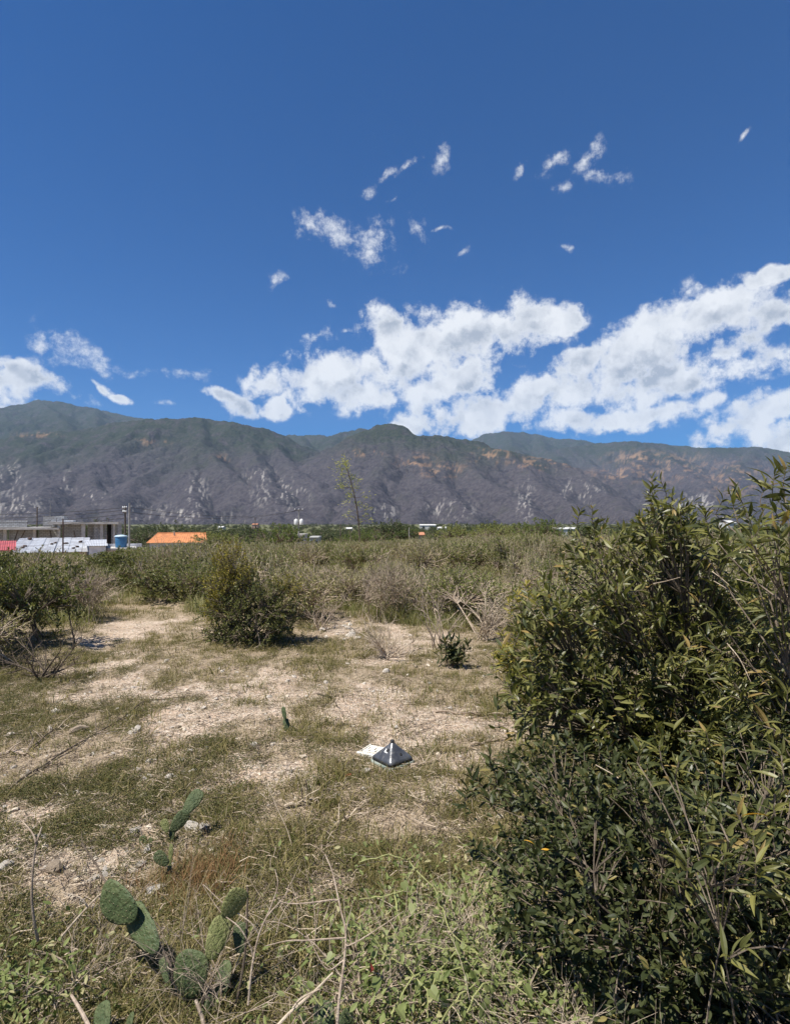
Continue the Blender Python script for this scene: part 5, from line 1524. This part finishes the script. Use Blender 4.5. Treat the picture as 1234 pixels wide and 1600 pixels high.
def vines():
    r = rng(81)
    base = Vector((0.18, 1.95, g1(0.18, 1.95)))
    root = thing('heart_leaf_vine', 'tangled yellow green vine with heart shaped leaves creeping over dry twigs at the bottom centre', 'vine', base)
    o = np.array(base); mb = MB()
    lp, ld, ls = [], [], []
    lines = [[(560, 1405, 2.2), (590, 1405, 2.2), (630, 1398, 2.2), (645, 1400, 2.18)], [(640, 1345, 2.35), (680, 1390, 2.25), (700, 1420, 2.15), (720, 1470, 2.0), (770, 1500, 1.95), (800, 1510, 1.9)],
             [(720, 1425, 2.1), (740, 1390, 2.12), (760, 1370, 2.15), (785, 1362, 2.12), (812, 1378, 2.1)], [(600, 1482, 1.95), (650, 1483, 1.95), (690, 1487, 1.95), (740, 1490, 1.95)],
             [(470, 1535, 1.8), (500, 1555, 1.78), (530, 1590, 1.75)], [(560, 1520, 1.9), (600, 1500, 1.92), (612, 1470, 1.95), (650, 1455, 2.0)], [(680, 1560, 1.8), (690, 1520, 1.85), (735, 1470, 1.98), (780, 1440, 2.05)],
             [(610, 1590, 1.75), (640, 1545, 1.82), (670, 1530, 1.85), (720, 1520, 1.85)], [(540, 1440, 2.0), (580, 1460, 1.98), (610, 1490, 1.95), (650, 1520, 1.88), (668, 1560, 1.8), (664, 1600, 1.75)],
             [(730, 1580, 1.75), (760, 1540, 1.8), (800, 1530, 1.85), (850, 1560, 1.8)], [(560, 1350, 2.4), (600, 1345, 2.4), (640, 1355, 2.35), (660, 1340, 2.4)], [(690, 1600, 1.72), (720, 1560, 1.78), (745, 1550, 1.8)], [(615, 1390, 2.2), (620, 1430, 2.1), (640, 1470, 2.0), (645, 1530, 1.88)]]
    for ln in lines:
        P = pts_through(*ln) - o; P = P + np.cumsum(r.normal(0, 0.004, P.shape), 0)
        mb.tube(P, np.linspace(0.0028, 0.0016, len(P)), 5)
        for k in range(len(P) * 2):
            p = P[r.integers(len(P))] + r.normal(0, 0.025, 3)
            lp.append(p); ld.append(np.array((*r.normal(0, 0.6, 2), r.normal(-0.1, 0.5)))); ls.append(r.uniform(0.014, 0.034))
    mb.obj('stems', M['vine_stem'], root)
    big = [(630, 1378, 2.18, 0.05), (640, 1402, 2.15, 0.05), (645, 1412, 2.12, 0.055), (648, 1452, 2.02, 0.05), (643, 1470, 1.98, 0.06), (665, 1462, 2.0, 0.045), (590, 1528, 1.85, 0.055), (672, 1545, 1.8, 0.06), (715, 1472, 1.95, 0.05), (795, 1420, 2.0, 0.045), (790, 1435, 2.0, 0.05), (600, 1400, 2.15, 0.04), (690, 1545, 1.78, 0.05), (740, 1520, 1.85, 0.05), (560, 1460, 1.95, 0.045), (700, 1390, 2.15, 0.045), (520, 1490, 1.85, 0.05), (760, 1570, 1.75, 0.06), (620, 1575, 1.75, 0.055), (820, 1540, 1.8, 0.055)]
    hm = mesh_np('vine_leaf', HEART[0], [HEART[1]], M['leaf_vine'])
    for px, py, Y, L in big:
        p = np.array(ray(px, py, Y)) - o; d = np.array((r.normal(0, 0.4), -0.5, -0.55 + r.normal(0, 0.3)))
        f = leaf_frames(d[None], r, 1.0)[0]; q = link('leaf', hm, root)
        q.matrix_local = Matrix([list(f[k] * L * 0.72) + [p[k]] for k in range(3)] + [[0, 0, 0, 1]])
    lp = np.array(lp); gz = g(lp[:, 0] + o[0], lp[:, 1] + o[1]) - o[2] + 0.01; lp[:, 2] = np.maximum(lp[:, 2], gz)
    V, F = leaves_mesh(HEART, lp, leaf_frames(np.array(ld), r), np.array(ls) * 0.75)
    tag(link('small_leaves', mesh_np('vine_small_leaves', V, [F], M['leaf_vine']), root), kind='stuff')
    # pale green mass of limp stems and leaves filling the ground there
    n = 7600
    x = r.normal(0.26, 0.28, n); y = r.normal(2.05, 0.26, n); k = np.arange(n) % 11 == 1; x[k] = r.normal(-1.30, 0.16, k.sum()); y[k] = r.normal(1.98, 0.12, k.sum())
    z = g(x, y) + np.abs(r.normal(0, 0.085, n)) + 0.01
    d = np.stack([r.normal(0, 0.8, n), r.normal(0, 0.8, n), r.normal(0.3, 0.6, n)], 1)
    V, F = leaves_mesh(OVAL, np.stack([x, y, z], 1), leaf_frames(d, r), r.uniform(0.014, 0.036, n))
    tag(link('creeping_leaves', mesh_np('creeping_leaves', V, [F], M['leaf_creep'])), 'pale green creeping leaves matted over the ground below the vine', kind='stuff')
    mb = MB()
    for k in range(520):
        x0, y0 = r.normal(0.26, 0.30), r.normal(2.0, 0.25); a = r.random() * 6.28; L = r.uniform(0.06, 0.24)
        A = np.array((x0, y0, g1(x0, y0) + abs(r.normal(0, 0.06)) + 0.01)); B = A + np.array((cos(a) * L, sin(a) * L, r.normal(0, 0.05)))
        B[2] = max(B[2], g1(B[0], B[1]) + 0.006)
        mb.tube(curve3(A, B, r, 0.12, 5, 0.1), np.linspace(0.0016, 0.0009, 5), 3, False)
    tag(mb.obj('dry_stalks', M['twig_pale']), 'limp dry stalks strewn among the creeping leaves', kind='stuff')


vines()

# ------------------------------------------------------------------ prickly pears
def cactus_mat(nm, c1, c2):
    m, t, out = material(nm)
    co = t.node('ShaderNodeTexCoord').outputs['Object']
    n = t.noise(co, 2.5, 5, 0.6); v = t.voro(co, 9.0)
    col = t.mix(t.remap(n, 0.35, 0.7), c1, c2)
    col = t.mix(t.remap(v, 0.16, 0.06, 0, 0.35), col, (0.14, 0.12, 0.05))
    col = t.mix(t.remap(t.noise(co, 6, 4), 0.6, 0.78, 0, 0.5), col, (0.20, 0.17, 0.08))
    p = bsdf(t, col, 0.55, t.noise(co, 9, 4), 0.3, 0, 0.012)
    t.l.new(p.outputs[0], out.inputs[0]); return m


M['pad'] = cactus_mat('cactus_pad', (0.052, 0.076, 0.030), (0.100, 0.122, 0.050))
M['pad_pale'] = cactus_mat('pale_cactus_pad', (0.135, 0.155, 0.05), (0.22, 0.22, 0.085))
M['spine'] = simple('cactus_spine', (0.26, 0.23, 0.13), (0.15, 0.14, 0.07), 20, 0.6, 0.3)


def pad_mesh(seed):
    """an obovate pad of length 1 along +Z, base at the origin, slightly dished"""
    r = rng(seed); n1, n2 = 12, 20; V = []
    for i in range(n1 + 1):
        t = i / n1; th = pi * t
        z = 0.5 - 0.5 * cos(th)
        w = sin(th) ** 0.75 * (0.30 + 0.16 * z) if 0 < t < 1 else 0
        for j in range(n2):
            ph = 2 * pi * j / n2
            e = 1 + 0.05 * r.normal() * (0 < t < 1)
            V.append((w * cos(ph) * e, 0.14 * w * sin(ph) * e + 0.05 * (z - 0.5) ** 2 - 0.03 * (w * cos(ph)) ** 2, z))
    i, j = np.meshgrid(np.arange(n1), np.arange(n2), indexing='ij'); i = i.ravel(); j = j.ravel(); j2 = (j + 1) % n2
    V = np.array(V); mb = MB(); mb.add(V, np.stack([i * n2 + j, i * n2 + j2, (i + 1) * n2 + j2, (i + 1) * n2 + j], 1))
    sp = MB()
    for a in range(7):
        for b in range(5):
            z = 0.12 + 0.8 * (a + 0.5 * (b % 2)) / 7; th = math.acos(1 - 2 * z); w = sin(th) ** 0.75 * (0.30 + 0.16 * z)
            u = (b - 2) / 2.3
            if abs(u) > 0.95: continue
            for sg in (-1, 1):
                x = w * u; y = sg * 0.14 * w * math.sqrt(max(0, 1 - u * u)) * 1.0
                c = np.array((x, y, z)); rr = 0.011
                sp.add(c + np.array([(-rr, 0, -rr), (rr, 0, -rr), (rr, 0, rr), (-rr, 0, rr), (0, sg * 0.02, 0)]), None, [(0, 1, 4), (1, 2, 4), (2, 3, 4), (3, 0, 4)])
                for k in range(2):
                    d = np.array((r.normal(0, .05), sg * 0.07, r.normal(0, .05))); q = 0.004
                    sp.add(np.array([c + (-q, 0, 0), c + (q, 0, 0), c + d]), None, [(0, 1, 2)])
    # rim spines
    for k in range(16):
        z = 0.15 + 0.85 * r.random(); th = math.acos(1 - 2 * min(z, 1)); w = sin(th) ** 0.75 * (0.30 + 0.16 * z); sg = 1 if k % 2 else -1
        c = np.array((sg * w, 0, z)); sp.add(np.array([c + (0, -.004, 0), c + (0, .004, 0), c + np.array((sg * 0.06, 0, 0.03))]), None, [(0, 1, 2)])
    return mb, sp


PADS = []
for k in range(3):
    a, b = pad_mesh(300 + k)
    sm = b.mesh('spines', M['spine'])
    PADS.append({c: (a.mesh('pad', M[c], True), sm) for c in ('pad', 'pad_pale')})


def cactus(label, base, pads):
    """pads: (foot px, foot py, depth, tip px, tip py, depth, width factor, turn, material)"""
    root = thing('prickly_pear', label, 'cactus', base)
    B = Vector(base)
    for k, (x0, y0, d0, x1, y1, d1, wf, turn, mat) in enumerate(pads):
        ln = 0.35 * math.hypot(x1 - x0, y1 - y0) * d0 / F_PX; a = ray(x0, y0, d0); b = ray(x1, y1, d1 + ln); ax = (b - a); L = ax.length; ax.normalize()
        fwd = Vector((0, -1, 0)); fwd.rotate(Matrix.Rotation(rad(turn), 3, 'Z'))
        nrm = (fwd - ax * fwd.dot(ax)).normalized(); sd = nrm.cross(ax)
        m = PADS[k % 3][mat]
        o = link('pad', m[0], root); s = link('spines', m[1], o); tag(s, kind='stuff')
        w = L * wf
        cols = [sd * w, -nrm * L * 0.9, ax * L]
        o.matrix_local = Matrix([[cols[0][i], cols[1][i], cols[2][i], (a - B)[i]] for i in range(3)] + [[0, 0, 0, 1]])
    return root


cactus('cluster of big dark green prickly pear pads at the bottom edge left of centre', ground_at(300, 1590),
       [(278, 1640, 1.93, 272, 1530, 1.98, 0.95, 10, 'pad'), (292, 1560, 1.97, 304, 1484, 1.93, 1.05, -8, 'pad'), (328, 1500, 1.95, 352, 1430, 1.98, 0.80, 20, 'pad_pale'), (352, 1436, 1.97, 378, 1388, 1.95, 0.95, 25, 'pad_pale'),
        (346, 1560, 2.0, 352, 1500, 2.03, 0.85, -20, 'pad'), (376, 1490, 2.03, 376, 1440, 2.05, 0.75, 30, 'pad'), (310, 1625, 1.9, 345, 1545, 1.95, 0.7, 30, 'pad'), (240, 1640, 1.9, 250, 1560, 1.95, 0.7, 60, 'pad')])
cactus('arched prickly pear with a broad pad bending over the gravel', ground_at(258, 1528),
       [(262, 1535, 1.98, 252, 1490, 2.02, 0.45, 10, 'pad'), (246, 1485, 2.03, 202, 1418, 2.1, 0.62, 20, 'pad'), (214, 1430, 2.08, 158, 1396, 2.1, 1.0, 10, 'pad')])
gb = ground_at(264, 1318)
cactus('small bright green prickly pear with two pads among pale stones', gb,
       [(266, 1322, gb.y, 270, 1292, gb.y, 0.45, 0, 'pad'), (268, 1300, gb.y, 293, 1266, gb.y, 0.75, 15, 'pad'), (288, 1272, gb.y, 314, 1234, gb.y + 0.02, 0.72, -10, 'pad'), (262, 1300, gb.y, 255, 1280, gb.y, 0.8, 40, 'pad_pale')])
gb = ground_at(263, 1388)
cactus('short spiny prickly pear stem with one low pad before the russet grass', gb,
       [(262, 1390, gb.y, 266, 1348, gb.y + 0.02, 0.28, 0, 'pad_pale'), (266, 1352, gb.y + 0.02, 268, 1318, gb.y + 0.03, 0.3, 10, 'pad_pale'), (262, 1352, gb.y + 0.02, 243, 1332, gb.y, 0.9, 10, 'pad')])
gb = ground_at(449, 1144)
cactus('tiny upright prickly pear seedling alone on the bare sand', gb, [(449, 1146, gb.y, 446, 1122, gb.y, 0.55, 20, 'pad'), (446, 1124, gb.y, 442, 1104, gb.y, 0.5, -10, 'pad')])
cactus('pair of prickly pear pads at the bottom edge in the centre', ray(505, 1630, 1.78), [(505, 1640, 1.78, 506, 1562, 1.8, 0.75, 0, 'pad'), (535, 1640, 1.78, 545, 1575, 1.8, 0.8, 30, 'pad')])
cactus('low prickly pear pads in the bottom left corner', ray(160, 1625, 1.82), [(160, 1625, 1.82, 160, 1565, 1.85, 0.85, 0, 'pad'), (198, 1625, 1.82, 205, 1582, 1.85, 0.9, -20, 'pad')])
gb = ground_at(228, 1320)
cactus('small dark prickly pear half hidden by stones', gb, [(226, 1326, gb.y, 222, 1306, gb.y, 0.8, 20, 'pad'), (232, 1326, gb.y, 236, 1308, gb.y, 0.8, -20, 'pad')])

# ------------------------------------------------------------------ the discarded picture tube and litter
def monitor_mat():
    m, t, out = material('dusty_grey_glass')
    co = t.node('ShaderNodeTexCoord').outputs['Object']
    n = t.noise(co, 9, 6, 0.65); n2 = t.noise(co, 40, 4)
    col = t.mix(t.remap(n, 0.35, 0.7), (0.075, 0.078, 0.086), (0.17, 0.175, 0.18))
    col = t.mix(t.remap(n2, 0.55, 0.75, 0, 0.5), col, (0.36, 0.33, 0.28))
    p = bsdf(t, col, 0.30, n2, 0.6, 0.45, 0.002)
    t.l.new(p.outputs[0], out.inputs[0]); return m


M['tube_grey'] = monitor_mat()
M['tube_black'] = simple('black_rubber', (0.018, 0.018, 0.02), (0.03, 0.03, 0.03), 20, 0.6, 0.3)
M['board'] = simple('stained_white_board', (0.74, 0.72, 0.64), (0.34, 0.31, 0.25), 38, 0.7, 0.3, lo=0.5, hi=0.75)
M['glass_green'] = simple('dusty_green_glass', (0.20, 0.24, 0.21), (0.34, 0.36, 0.31), 12, 0.35, 0.5)
M['white_paint'] = simple('white_label', (0.75, 0.75, 0.72), (0.62, 0.62, 0.6), 12, 0.6, 0.3)
M['red'] = simple('red_plastic', (0.42, 0.075, 0.05), (0.30, 0.06, 0.045), 14, 0.55, 0.35)


def picture_tube():
    c = ground_at(613, 1192)
    root = thing('picture_tube', 'grey pyramid shaped back of a discarded picture tube lying face down on the sand', 'picture tube', c, rz=rad(41))
    # funnel: rounded square sections shrinking to the neck
    def ring(h, half, rnd):
        a = np.arange(40) * 2 * pi / 40; e = 2.0 / rnd
        return np.stack([np.sign(np.cos(a)) * np.abs(np.cos(a)) ** e * half, np.sign(np.sin(a)) * np.abs(np.sin(a)) ** e * half, np.full(40, h)], 1)
    def loft(rings):
        mb = MB(); k = len(rings); n = 40
        i, j = np.meshgrid(np.arange(k - 1), np.arange(n), indexing='ij'); i = i.ravel(); j = j.ravel(); j2 = (j + 1) % n
        mb.add(np.concatenate(rings), np.stack([i * n + j, i * n + j2, (i + 1) * n + j2, (i + 1) * n + j], 1)); return mb
    k = 1.0
    H = 0.040
    loft([ring(H, .100, 9), ring(H + .006, .099, 9), ring(H + .014, .093, 8), ring(H + .034, .073, 6.5), ring(H + .056, .051, 5), ring(H + .073, .034, 3.6), ring(H + .087, .0215, 2.4), ring(H + .097, .0135, 2)]).obj('funnel', M['tube_grey'], root, True)
    loft([ring(0.022, .101, 9), ring(0.024, .103, 9), ring(H - .002, .103, 9), ring(H + .001, .1015, 9), ring(H + .002, .094, 9)]).obj('black_band', M['tube_black'], root, True)
    loft([ring(-0.01, .108, 9), ring(0.0, .112, 9), ring(0.019, .112, 9), ring(0.0215, .108, 9), ring(0.022, .09, 9)]).obj('face_glass', M['glass_green'], root, True)
    MB().lathe([(.0138, H + .095), (.0138, H + .112), (.011, H + .115), (.001, H + .115)], n=14).obj('neck', M['tube_black'], root, True)
    # anode button and label, set just proud of the sloping faces
    def on_face(nm, ang, u, hgt, half, w, h, mat, rise=0.003):
        rot = Matrix.Rotation(ang, 4, 'Z'); slope = Matrix.Rotation(rad(-52), 4, 'X')
        mb = MB(); mb.box((0, 0, 0), (w, h, 0.005)); q = mb.obj(nm, M[mat], root)
        q.matrix_local = rot @ Matrix.Translation((u, -half, hgt)) @ Matrix.Rotation(rad(47), 4, 'X')
        return q
    ring_h = H + 0.050
    q = MB().lathe([(0.001, 0.004), (0.006, 0.004), (0.010, 0.002), (0.012, 0.0)], n=14).obj('anode_button', M['tube_black'], root, True)
    q.matrix_local = Matrix.Rotation(rad(0), 4, 'Z') @ Matrix.Translation((0.012, -0.0715, H + 0.036)) @ Matrix.Rotation(rad(45), 4, 'X')
    on_face('label_white', rad(-90), 0.004, H + 0.054, 0.0535, 0.030, 0.026, 'white_paint')
    q = on_face('label_dark', rad(-90), 0.010, H + 0.060, 0.0508, 0.020, 0.022, 'tube_black')
    # stained white board behind its left corner
    b = ground_at(584, 1177)
    bd = thing('white_board', 'stained white plastic back panel lying flat against the left side of the picture tube', 'panel', b, rz=rad(38))
    mb = MB().span((-0.065, -0.05, 0.012), (0.055, 0.05, 0.020)); pl = mb.obj('panel', M['board'], bd)
    for k in range(4):
        MB().box((-0.045 + 0.026 * k, 0.012 * (-1) ** k, 0.0205), (0.010, 0.022, 0.002)).obj('slot', M['bark'], pl)
    MB().span((-0.075, -0.075, 0.004), (0.075, -0.056, 0.030)).obj('edge_strip', M['board'], bd)
    MB().span((-0.075, -0.0555, 0.002), (-0.066, 0.05, 0.026)).obj('edge_strip', M['board'], bd)
    bd.rotation_euler = (rad(9), rad(-8), rad(-44)); bd.scale = (1.15, 1.15, 1.15)


picture_tube()
for lab, px, py, sz, seed in (('flat red plastic shard lying on the sand before the picture tube', 545, 1213, 0.03, 5), ('small red scrap upright among the twigs at the bottom centre', 580, 1513, 0.022, 6)):
    c = ground_at(px, py) if seed == 5 else ray(px, py, 1.88)
    r = rng(seed); mb = MB()
    n = 7; a = np.sort(r.random(n) * 6.28); R = sz * r.uniform(0.6, 1.15, n)
    if seed == 5: top = np.stack([np.cos(a) * R, np.sin(a) * R * 0.7, 0.012 + 0.006 * np.cos(a)], 1); dn = np.array((0, 0, -0.006))
    else: top = np.stack([np.cos(a) * R * 0.35, 0 * a, np.sin(a) * R * 1.3], 1); dn = np.array((0, 0.004, 0))
    V = np.concatenate([top, top + dn, [top.mean(0)], [top.mean(0) + dn]])
    T = [(2 * n, i, (i + 1) % n) for i in range(n)] + [(2 * n + 1, n + (i + 1) % n, n + i) for i in range(n)]
    mb.add(V, [(i, n + i, n + (i + 1) % n, (i + 1) % n) for i in range(n)], T)
    tag(mb.obj('red_scrap', M['red'], None, False, c), lab, 'litter')

# ------------------------------------------------------------------ stones
def stones():
    r = rng(91)
    shapes = []
    for k in range(6):
        for mat in ('stone', 'stone_warm'):
            mb = MB(); rock_shape(mb, rng(400 + k), 1.0); shapes.append(mb.mesh('stone', M[mat]))
    named = [(214, 1142, 17, 0, 'long white stone, upper of the pair in the left weeds'), (205, 1146, 11, 0, 'white stone touching the left end of a longer one in the left weeds'), (263, 1217, 16, 0, 'pointed white stone at the lower left of the clearing'), (273, 1215, 9, 0, 'small white stone against the pointed white stone'),
             (227, 1219, 13, 0, 'white stone left of the pointed white stone'), (235, 1213, 9, 0, 'small white stone behind its larger neighbour left of the pointed stone'), (258, 1199, 15, 1, 'broad sandy stone just behind the pointed white stone'), (284, 1188, 10, 0, 'small bright stone on the path right of the broad sandy stone'), (302, 1206, 12, 0, 'tilted white stone at the edge of the brown grass'),
             (122, 1143, 22, 1, 'round tan boulder half sunk in the weeds at left'), (84, 1362, 34, 1, 'large angular sandy rock near the upright grey stick'), (8, 1358, 30, 0, 'bright white stone at the left edge'), (302, 1296, 26, 0, 'pale stone right under the small prickly pear'), (318, 1296, 20, 0, 'rounded white stone right of the small prickly pear'),
             (245, 1392, 24, 0, 'pale chunk beside the short spiny cactus stem'), (312, 1434, 26, 1, 'sandy chunk above the bright cactus pads'), (260, 1033, 8, 0, 'small white stone on the bare strip left of the lone bush'), (338, 1093, 8, 0, 'white stone below the lone round bush'), (421, 1090, 9, 0, 'pale stone left of the cactus seedling'), (466, 1149, 11, 1, 'flat tan stone right of the cactus seedling'),
             (16, 1150, 14, 0, 'white stone by the grey branch at the left edge'), (230, 1330, 20, 0, 'grey white stone above the arched cactus'), (210, 1300, 16, 0, 'white stone left of the small prickly pear'), (165, 1365, 18, 0, 'pale stone beside the pale leaning stick'), (60, 1310, 20, 0, 'white slab of stone behind the upright grey stick'), (120, 1240, 12, 0, 'white stone in the middle of the left weeds'), (372, 1258, 10, 0, 'pale stone at the grassy edge right of the small prickly pear'), (702, 1108, 10, 0, 'small white stone by the long straight stick')]
    for px, py, w, mt, lab in named:
        p = ground_at(px, py); s = w / 2 * p.y / F_PX
        k = int(r.integers(6)) * 2 + mt
        o = link('stone', shapes[k]); o.location = p + Vector((0, 0, s * 0.22)); o.rotation_euler = (r.normal(0, .25), r.normal(0, .25), r.random() * 6.28); o.scale = (s,) * 3
        tag(o, lab, 'stone', 'loose stones on the ground')
    zones = [('small pale stone scattered over the stony weeds at left', -20, 330, 1080, 1420, 110), ('small pale stone scattered over the bare sand in the middle', 330, 760, 975, 1260, 90), ('small pale stone on the gravel around the front cactus', 60, 420, 1420, 1590, 45), ('small white stone on the bare strip beside the lone bush', 490, 570, 975, 1000, 22)]
    for lab, x0, x1, y0, y1, n in zones:
        for _ in range(n):
            px, py = r.uniform(x0, x1), r.uniform(y0, y1); p = ground_at(px, py)
            s = r.uniform(3.5, 9.5) * (1 if r.random() < .8 else 1.7) / 2 * p.y / F_PX
            o = link('stone', shapes[int(r.integers(6)) * 2 + (r.random() < .4)]); o.location = p + Vector((0, 0, s * 0.15))
            o.rotation_euler = (r.normal(0, .3), r.normal(0, .3), r.random() * 6.28); o.scale = (s,) * 3
            tag(o, lab, 'stone', lab.replace('stone', 'stones', 1))


stones()

# ------------------------------------------------------------------ grass, weeds, pebbles, twiglets
def tuft_mesh(seed, n, L, lean, wid, mat, base=0.035, segs=3):
    r = rng(seed); V = []; Q = []; T = []
    for k in range(n):
        a = r.random() * 6.28; p = np.array((*r.normal(0, base, 2), -0.008)); d = np.array((cos(a), sin(a), 0)); l = L * r.uniform(0.45, 1.15); ln = abs(r.normal(lean, lean * 0.5))
        side = np.array((-sin(a + r.normal(0, .5)), cos(a), 0)); o = len(V)
        for i in range(segs + 1):
            t = i / segs; c = p + np.array((0, 0, l * t * (1 - 0.25 * ln * t))) + d * l * ln * t * t * 0.9; w = wid * (1 - t) ** 0.7 * 0.5 + 0.0002
            if i < segs: V += [c - side * w, c + side * w]
            else: V.append(c)
        for i in range(segs - 1): Q.append((o + 2 * i, o + 2 * i + 1, o + 2 * i + 3, o + 2 * i + 2))
        T.append((o + 2 * segs - 2, o + 2 * segs - 1, o + 2 * segs))
    return mesh_np('tuft', np.array(V), [np.array(Q).reshape(-1, 4), np.array(T)], mat)


def mat_mesh(seed, n, R, h, leaf, mat):
    """a creeping mat: many little leaves near the ground"""
    r = rng(seed); a = r.random(n) * 6.28; q = np.sqrt(r.random(n)) * R
    pos = np.stack([np.cos(a) * q, np.sin(a) * q, np.abs(r.normal(0, h, n)) * (1 - (q / R) ** 2 * 0.6)], 1)
    d = np.stack([r.normal(0, .8, n), r.normal(0, .8, n), np.abs(r.normal(.4, .4, n))], 1)
    V, F = leaves_mesh(LITE, pos, leaf_frames(d, r), r.uniform(.6, 1.2, n) * leaf)
    return mesh_np('creeper', V, [F], mat)


def ground_plants():
    r = rng(95)
    def wedge(n, y0, y1, half=0.80):
        y = np.exp(r.uniform(np.log(y0), np.log(y1), n)); x = r.uniform(-1, 1, n) * (half * y + 1.1)
        return x, y
    def put(name, label, protos, x, y, s):
        m = len(x); P = np.stack([x, y, g(x, y)], 1)
        R = np.stack([r.normal(0, .12, m), r.normal(0, .12, m), r.random(m) * 6.28], 1)
        scatter(name, label, P, R, s, r.integers(0, len(protos), m), protos)
    # dry brown grass over most of the ground, thinning on the sand
    x, y = wedge(46000, 1.1, 16)
    b = bareness(x, y); c = 0.5 * fbm(x * 2.2, y * 2.2, 3, 131) + 0.5 * fbm(x * 8, y * 8, 2, 137)
    k = r.random(len(x)) < np.clip((1 - b) ** 1.3 * (0.06 + 1.8 * sstep(0.47, 0.60, c)), 0, 1) + 0.05
    x, y = x[k], y[k]; px, py = to_px(np.stack([x, y, g(x, y)], 1))
    green = np.clip(1.3 - np.hypot((px - 60) / 330, (py - 1230) / 210), 0, 1) + np.clip(1.2 - np.hypot((px - 60) / 190, (py - 1530) / 140), 0, 1)
    kk = r.random(len(x)) > green * 0.75
    x1, y1 = x[kk], y[kk]
    x1, y1 = x1, y1
    put('dry_grass', 'short brown olive grass tufts over the clearing', [tuft_mesh(500 + i, 34, 0.055, 0.9, 0.0026, M['grass_dry'], 0.04) for i in range(4)], x1, y1, np.clip(np.exp(r.normal(-0.15, 0.42, len(x1))), 0.35, 2.2) * (1 + 0.035 * y1))
    sel = r.random(len(x)) < 0.055
    put('straw_grass', 'thin bleached straw stalks among the brown grass', [tuft_mesh(520 + i, 7, 0.16, 0.7, 0.0026, M['grass_straw'], 0.03, 4) for i in range(3)], x[sel], y[sel], r.uniform(0.6, 1.2, sel.sum()))
    # creeping green weeds, thickest at the left and bottom left
    x, y = wedge(36000, 1.1, 13)
    px, py = to_px(np.stack([x, y, g(x, y)], 1)); b = bareness(x, y); c = 0.6 * fbm(x * 1.5, y * 1.5, 3, 151) + 0.4 * fbm(x * 7, y * 7, 2, 157)
    green = np.clip(1.35 - np.hypot((px - 60) / 330, (py - 1210) / 200), 0, 1) + np.clip(1.2 - np.hypot((px - 40) / 130, (py - 1520) / 110), 0, 1) + np.clip(1.2 - np.hypot((px - 420) / 200, (py - 1330) / 70), 0, 1) * 0.7 + np.clip(1.1 - np.hypot((px - 650) / 240, (py - 1420) / 200), 0, 1) * 0.6 + 0.34
    k = r.random(len(x)) < green * (1 - b) * sstep(0.38, 0.62, c) * 1.0
    x, y = x[k], y[k]
    put('creeping_weeds', 'low green creeping weeds matted over the stony soil', [mat_mesh(540 + i, 130, 0.09, 0.018, 0.014, M['weed']) for i in range(4)], x, y, r.uniform(0.6, 1.3, len(x)))
    # russet tuft by the small cactus
    n = 60; p = ground_at(300, 1375); x = r.normal(p.x + 0.05, 0.09, n); y = r.normal(p.y, 0.09, n)
    put('russet_grass', 'russet dry grass behind the short spiny cactus stem', [tuft_mesh(560 + i, 26, 0.12, 0.5, 0.003, M['grass_red']) for i in range(2)], x, y, r.uniform(.7, 1.1, n))
    # tall weedy grass in among the scrub
    x, y = wedge(9000, 5.5, 40); px, py = to_px(np.stack([x, y, g(x, y)], 1))
    k = (py < clearing_edge(px)) & ((px > 250) | (y > 9)) & ~((px > 285) & (px < 480) & (y < 8.4)); x, y = x[k], y[k]
    put('thicket_grass', 'tall pale grass and weeds growing between the thicket shrubs', [tuft_mesh(580 + i, 42, 0.36, 0.6, 0.0065, M[m], 0.12, 4) for i, m in enumerate(('leaf_pale', 'leaf_green', 'leaf_olive', 'leaf_pale', 'leaf_olive', 'leaf_green'))], x, y, r.uniform(.5, 1.2, len(x)))
    # pebbles
    x, y = wedge(40000, 1.1, 11); b = bareness(x, y)
    k = r.random(len(x)) < 0.35 + 0.65 * b; x, y = x[k], y[k]
    pebs = []
    for i in range(5):
        mb = MB(); rock_shape(mb, rng(600 + i), 1.0, 0.6); pebs.append(mb.mesh('pebble', M['pebble']))
    put('pebbles', 'loose pebbles and grit on the bare soil', pebs, x, y, np.clip(np.exp(r.normal(-5.0, .6, len(x))), .002, .03))
    # broken pale rubble, thickest on the stony left side
    x, y = wedge(7000, 1.3, 9); px, py = to_px(np.stack([x, y, g(x, y)], 1))
    stony = np.clip(1.3 - np.hypot((px - 130) / 330, (py - 1260) / 260), 0, 1) + np.clip(1.2 - np.hypot((px - 720) / 120, (py - 1090) / 60), 0, 1) + 0.15
    k = r.random(len(x)) < stony * (0.35 + 0.65 * bareness(x, y)); x, y = x[k], y[k]
    rub = []
    for i in range(6):
        mb = MB(); rock_shape(mb, rng(640 + i), 1.0, 0.55); rub.append(mb.mesh('rubble', M['stone' if i % 2 else 'stone_warm']))
    put('rubble', 'small broken pale stones littering the dry soil', rub, x, y, np.clip(np.exp(r.normal(-4.35, .4, len(x))), .006, .035))
    # twig and leaf litter
    tw = []
    for i in range(4):
        mb = MB(); q = rng(620 + i)
        for j in range(5):
            a = q.random() * 6.28; c = np.array((*q.normal(0, .05, 2), .006)); L = q.uniform(.03, .09); e = np.array((cos(a) * L, sin(a) * L, q.uniform(0, .02)))
            mb.tube(np.stack([c - e / 2 + (0, 0, .004), c + q.normal(0, .004, 3), c + e / 2]), np.array((.0016, .0014, .0008)), 3, False)
        tw.append(mb.mesh('twiglet', M[('twig_pale', 'twig_grey', 'twig_dark', 'twig_pale')[i]]))
    x, y = wedge(15000, 1.1, 9)
    put('twig_litter', 'broken twigs and dry litter strewn on the ground', tw, x, y, r.uniform(.6, 1.5, len(x)))


ground_plants()
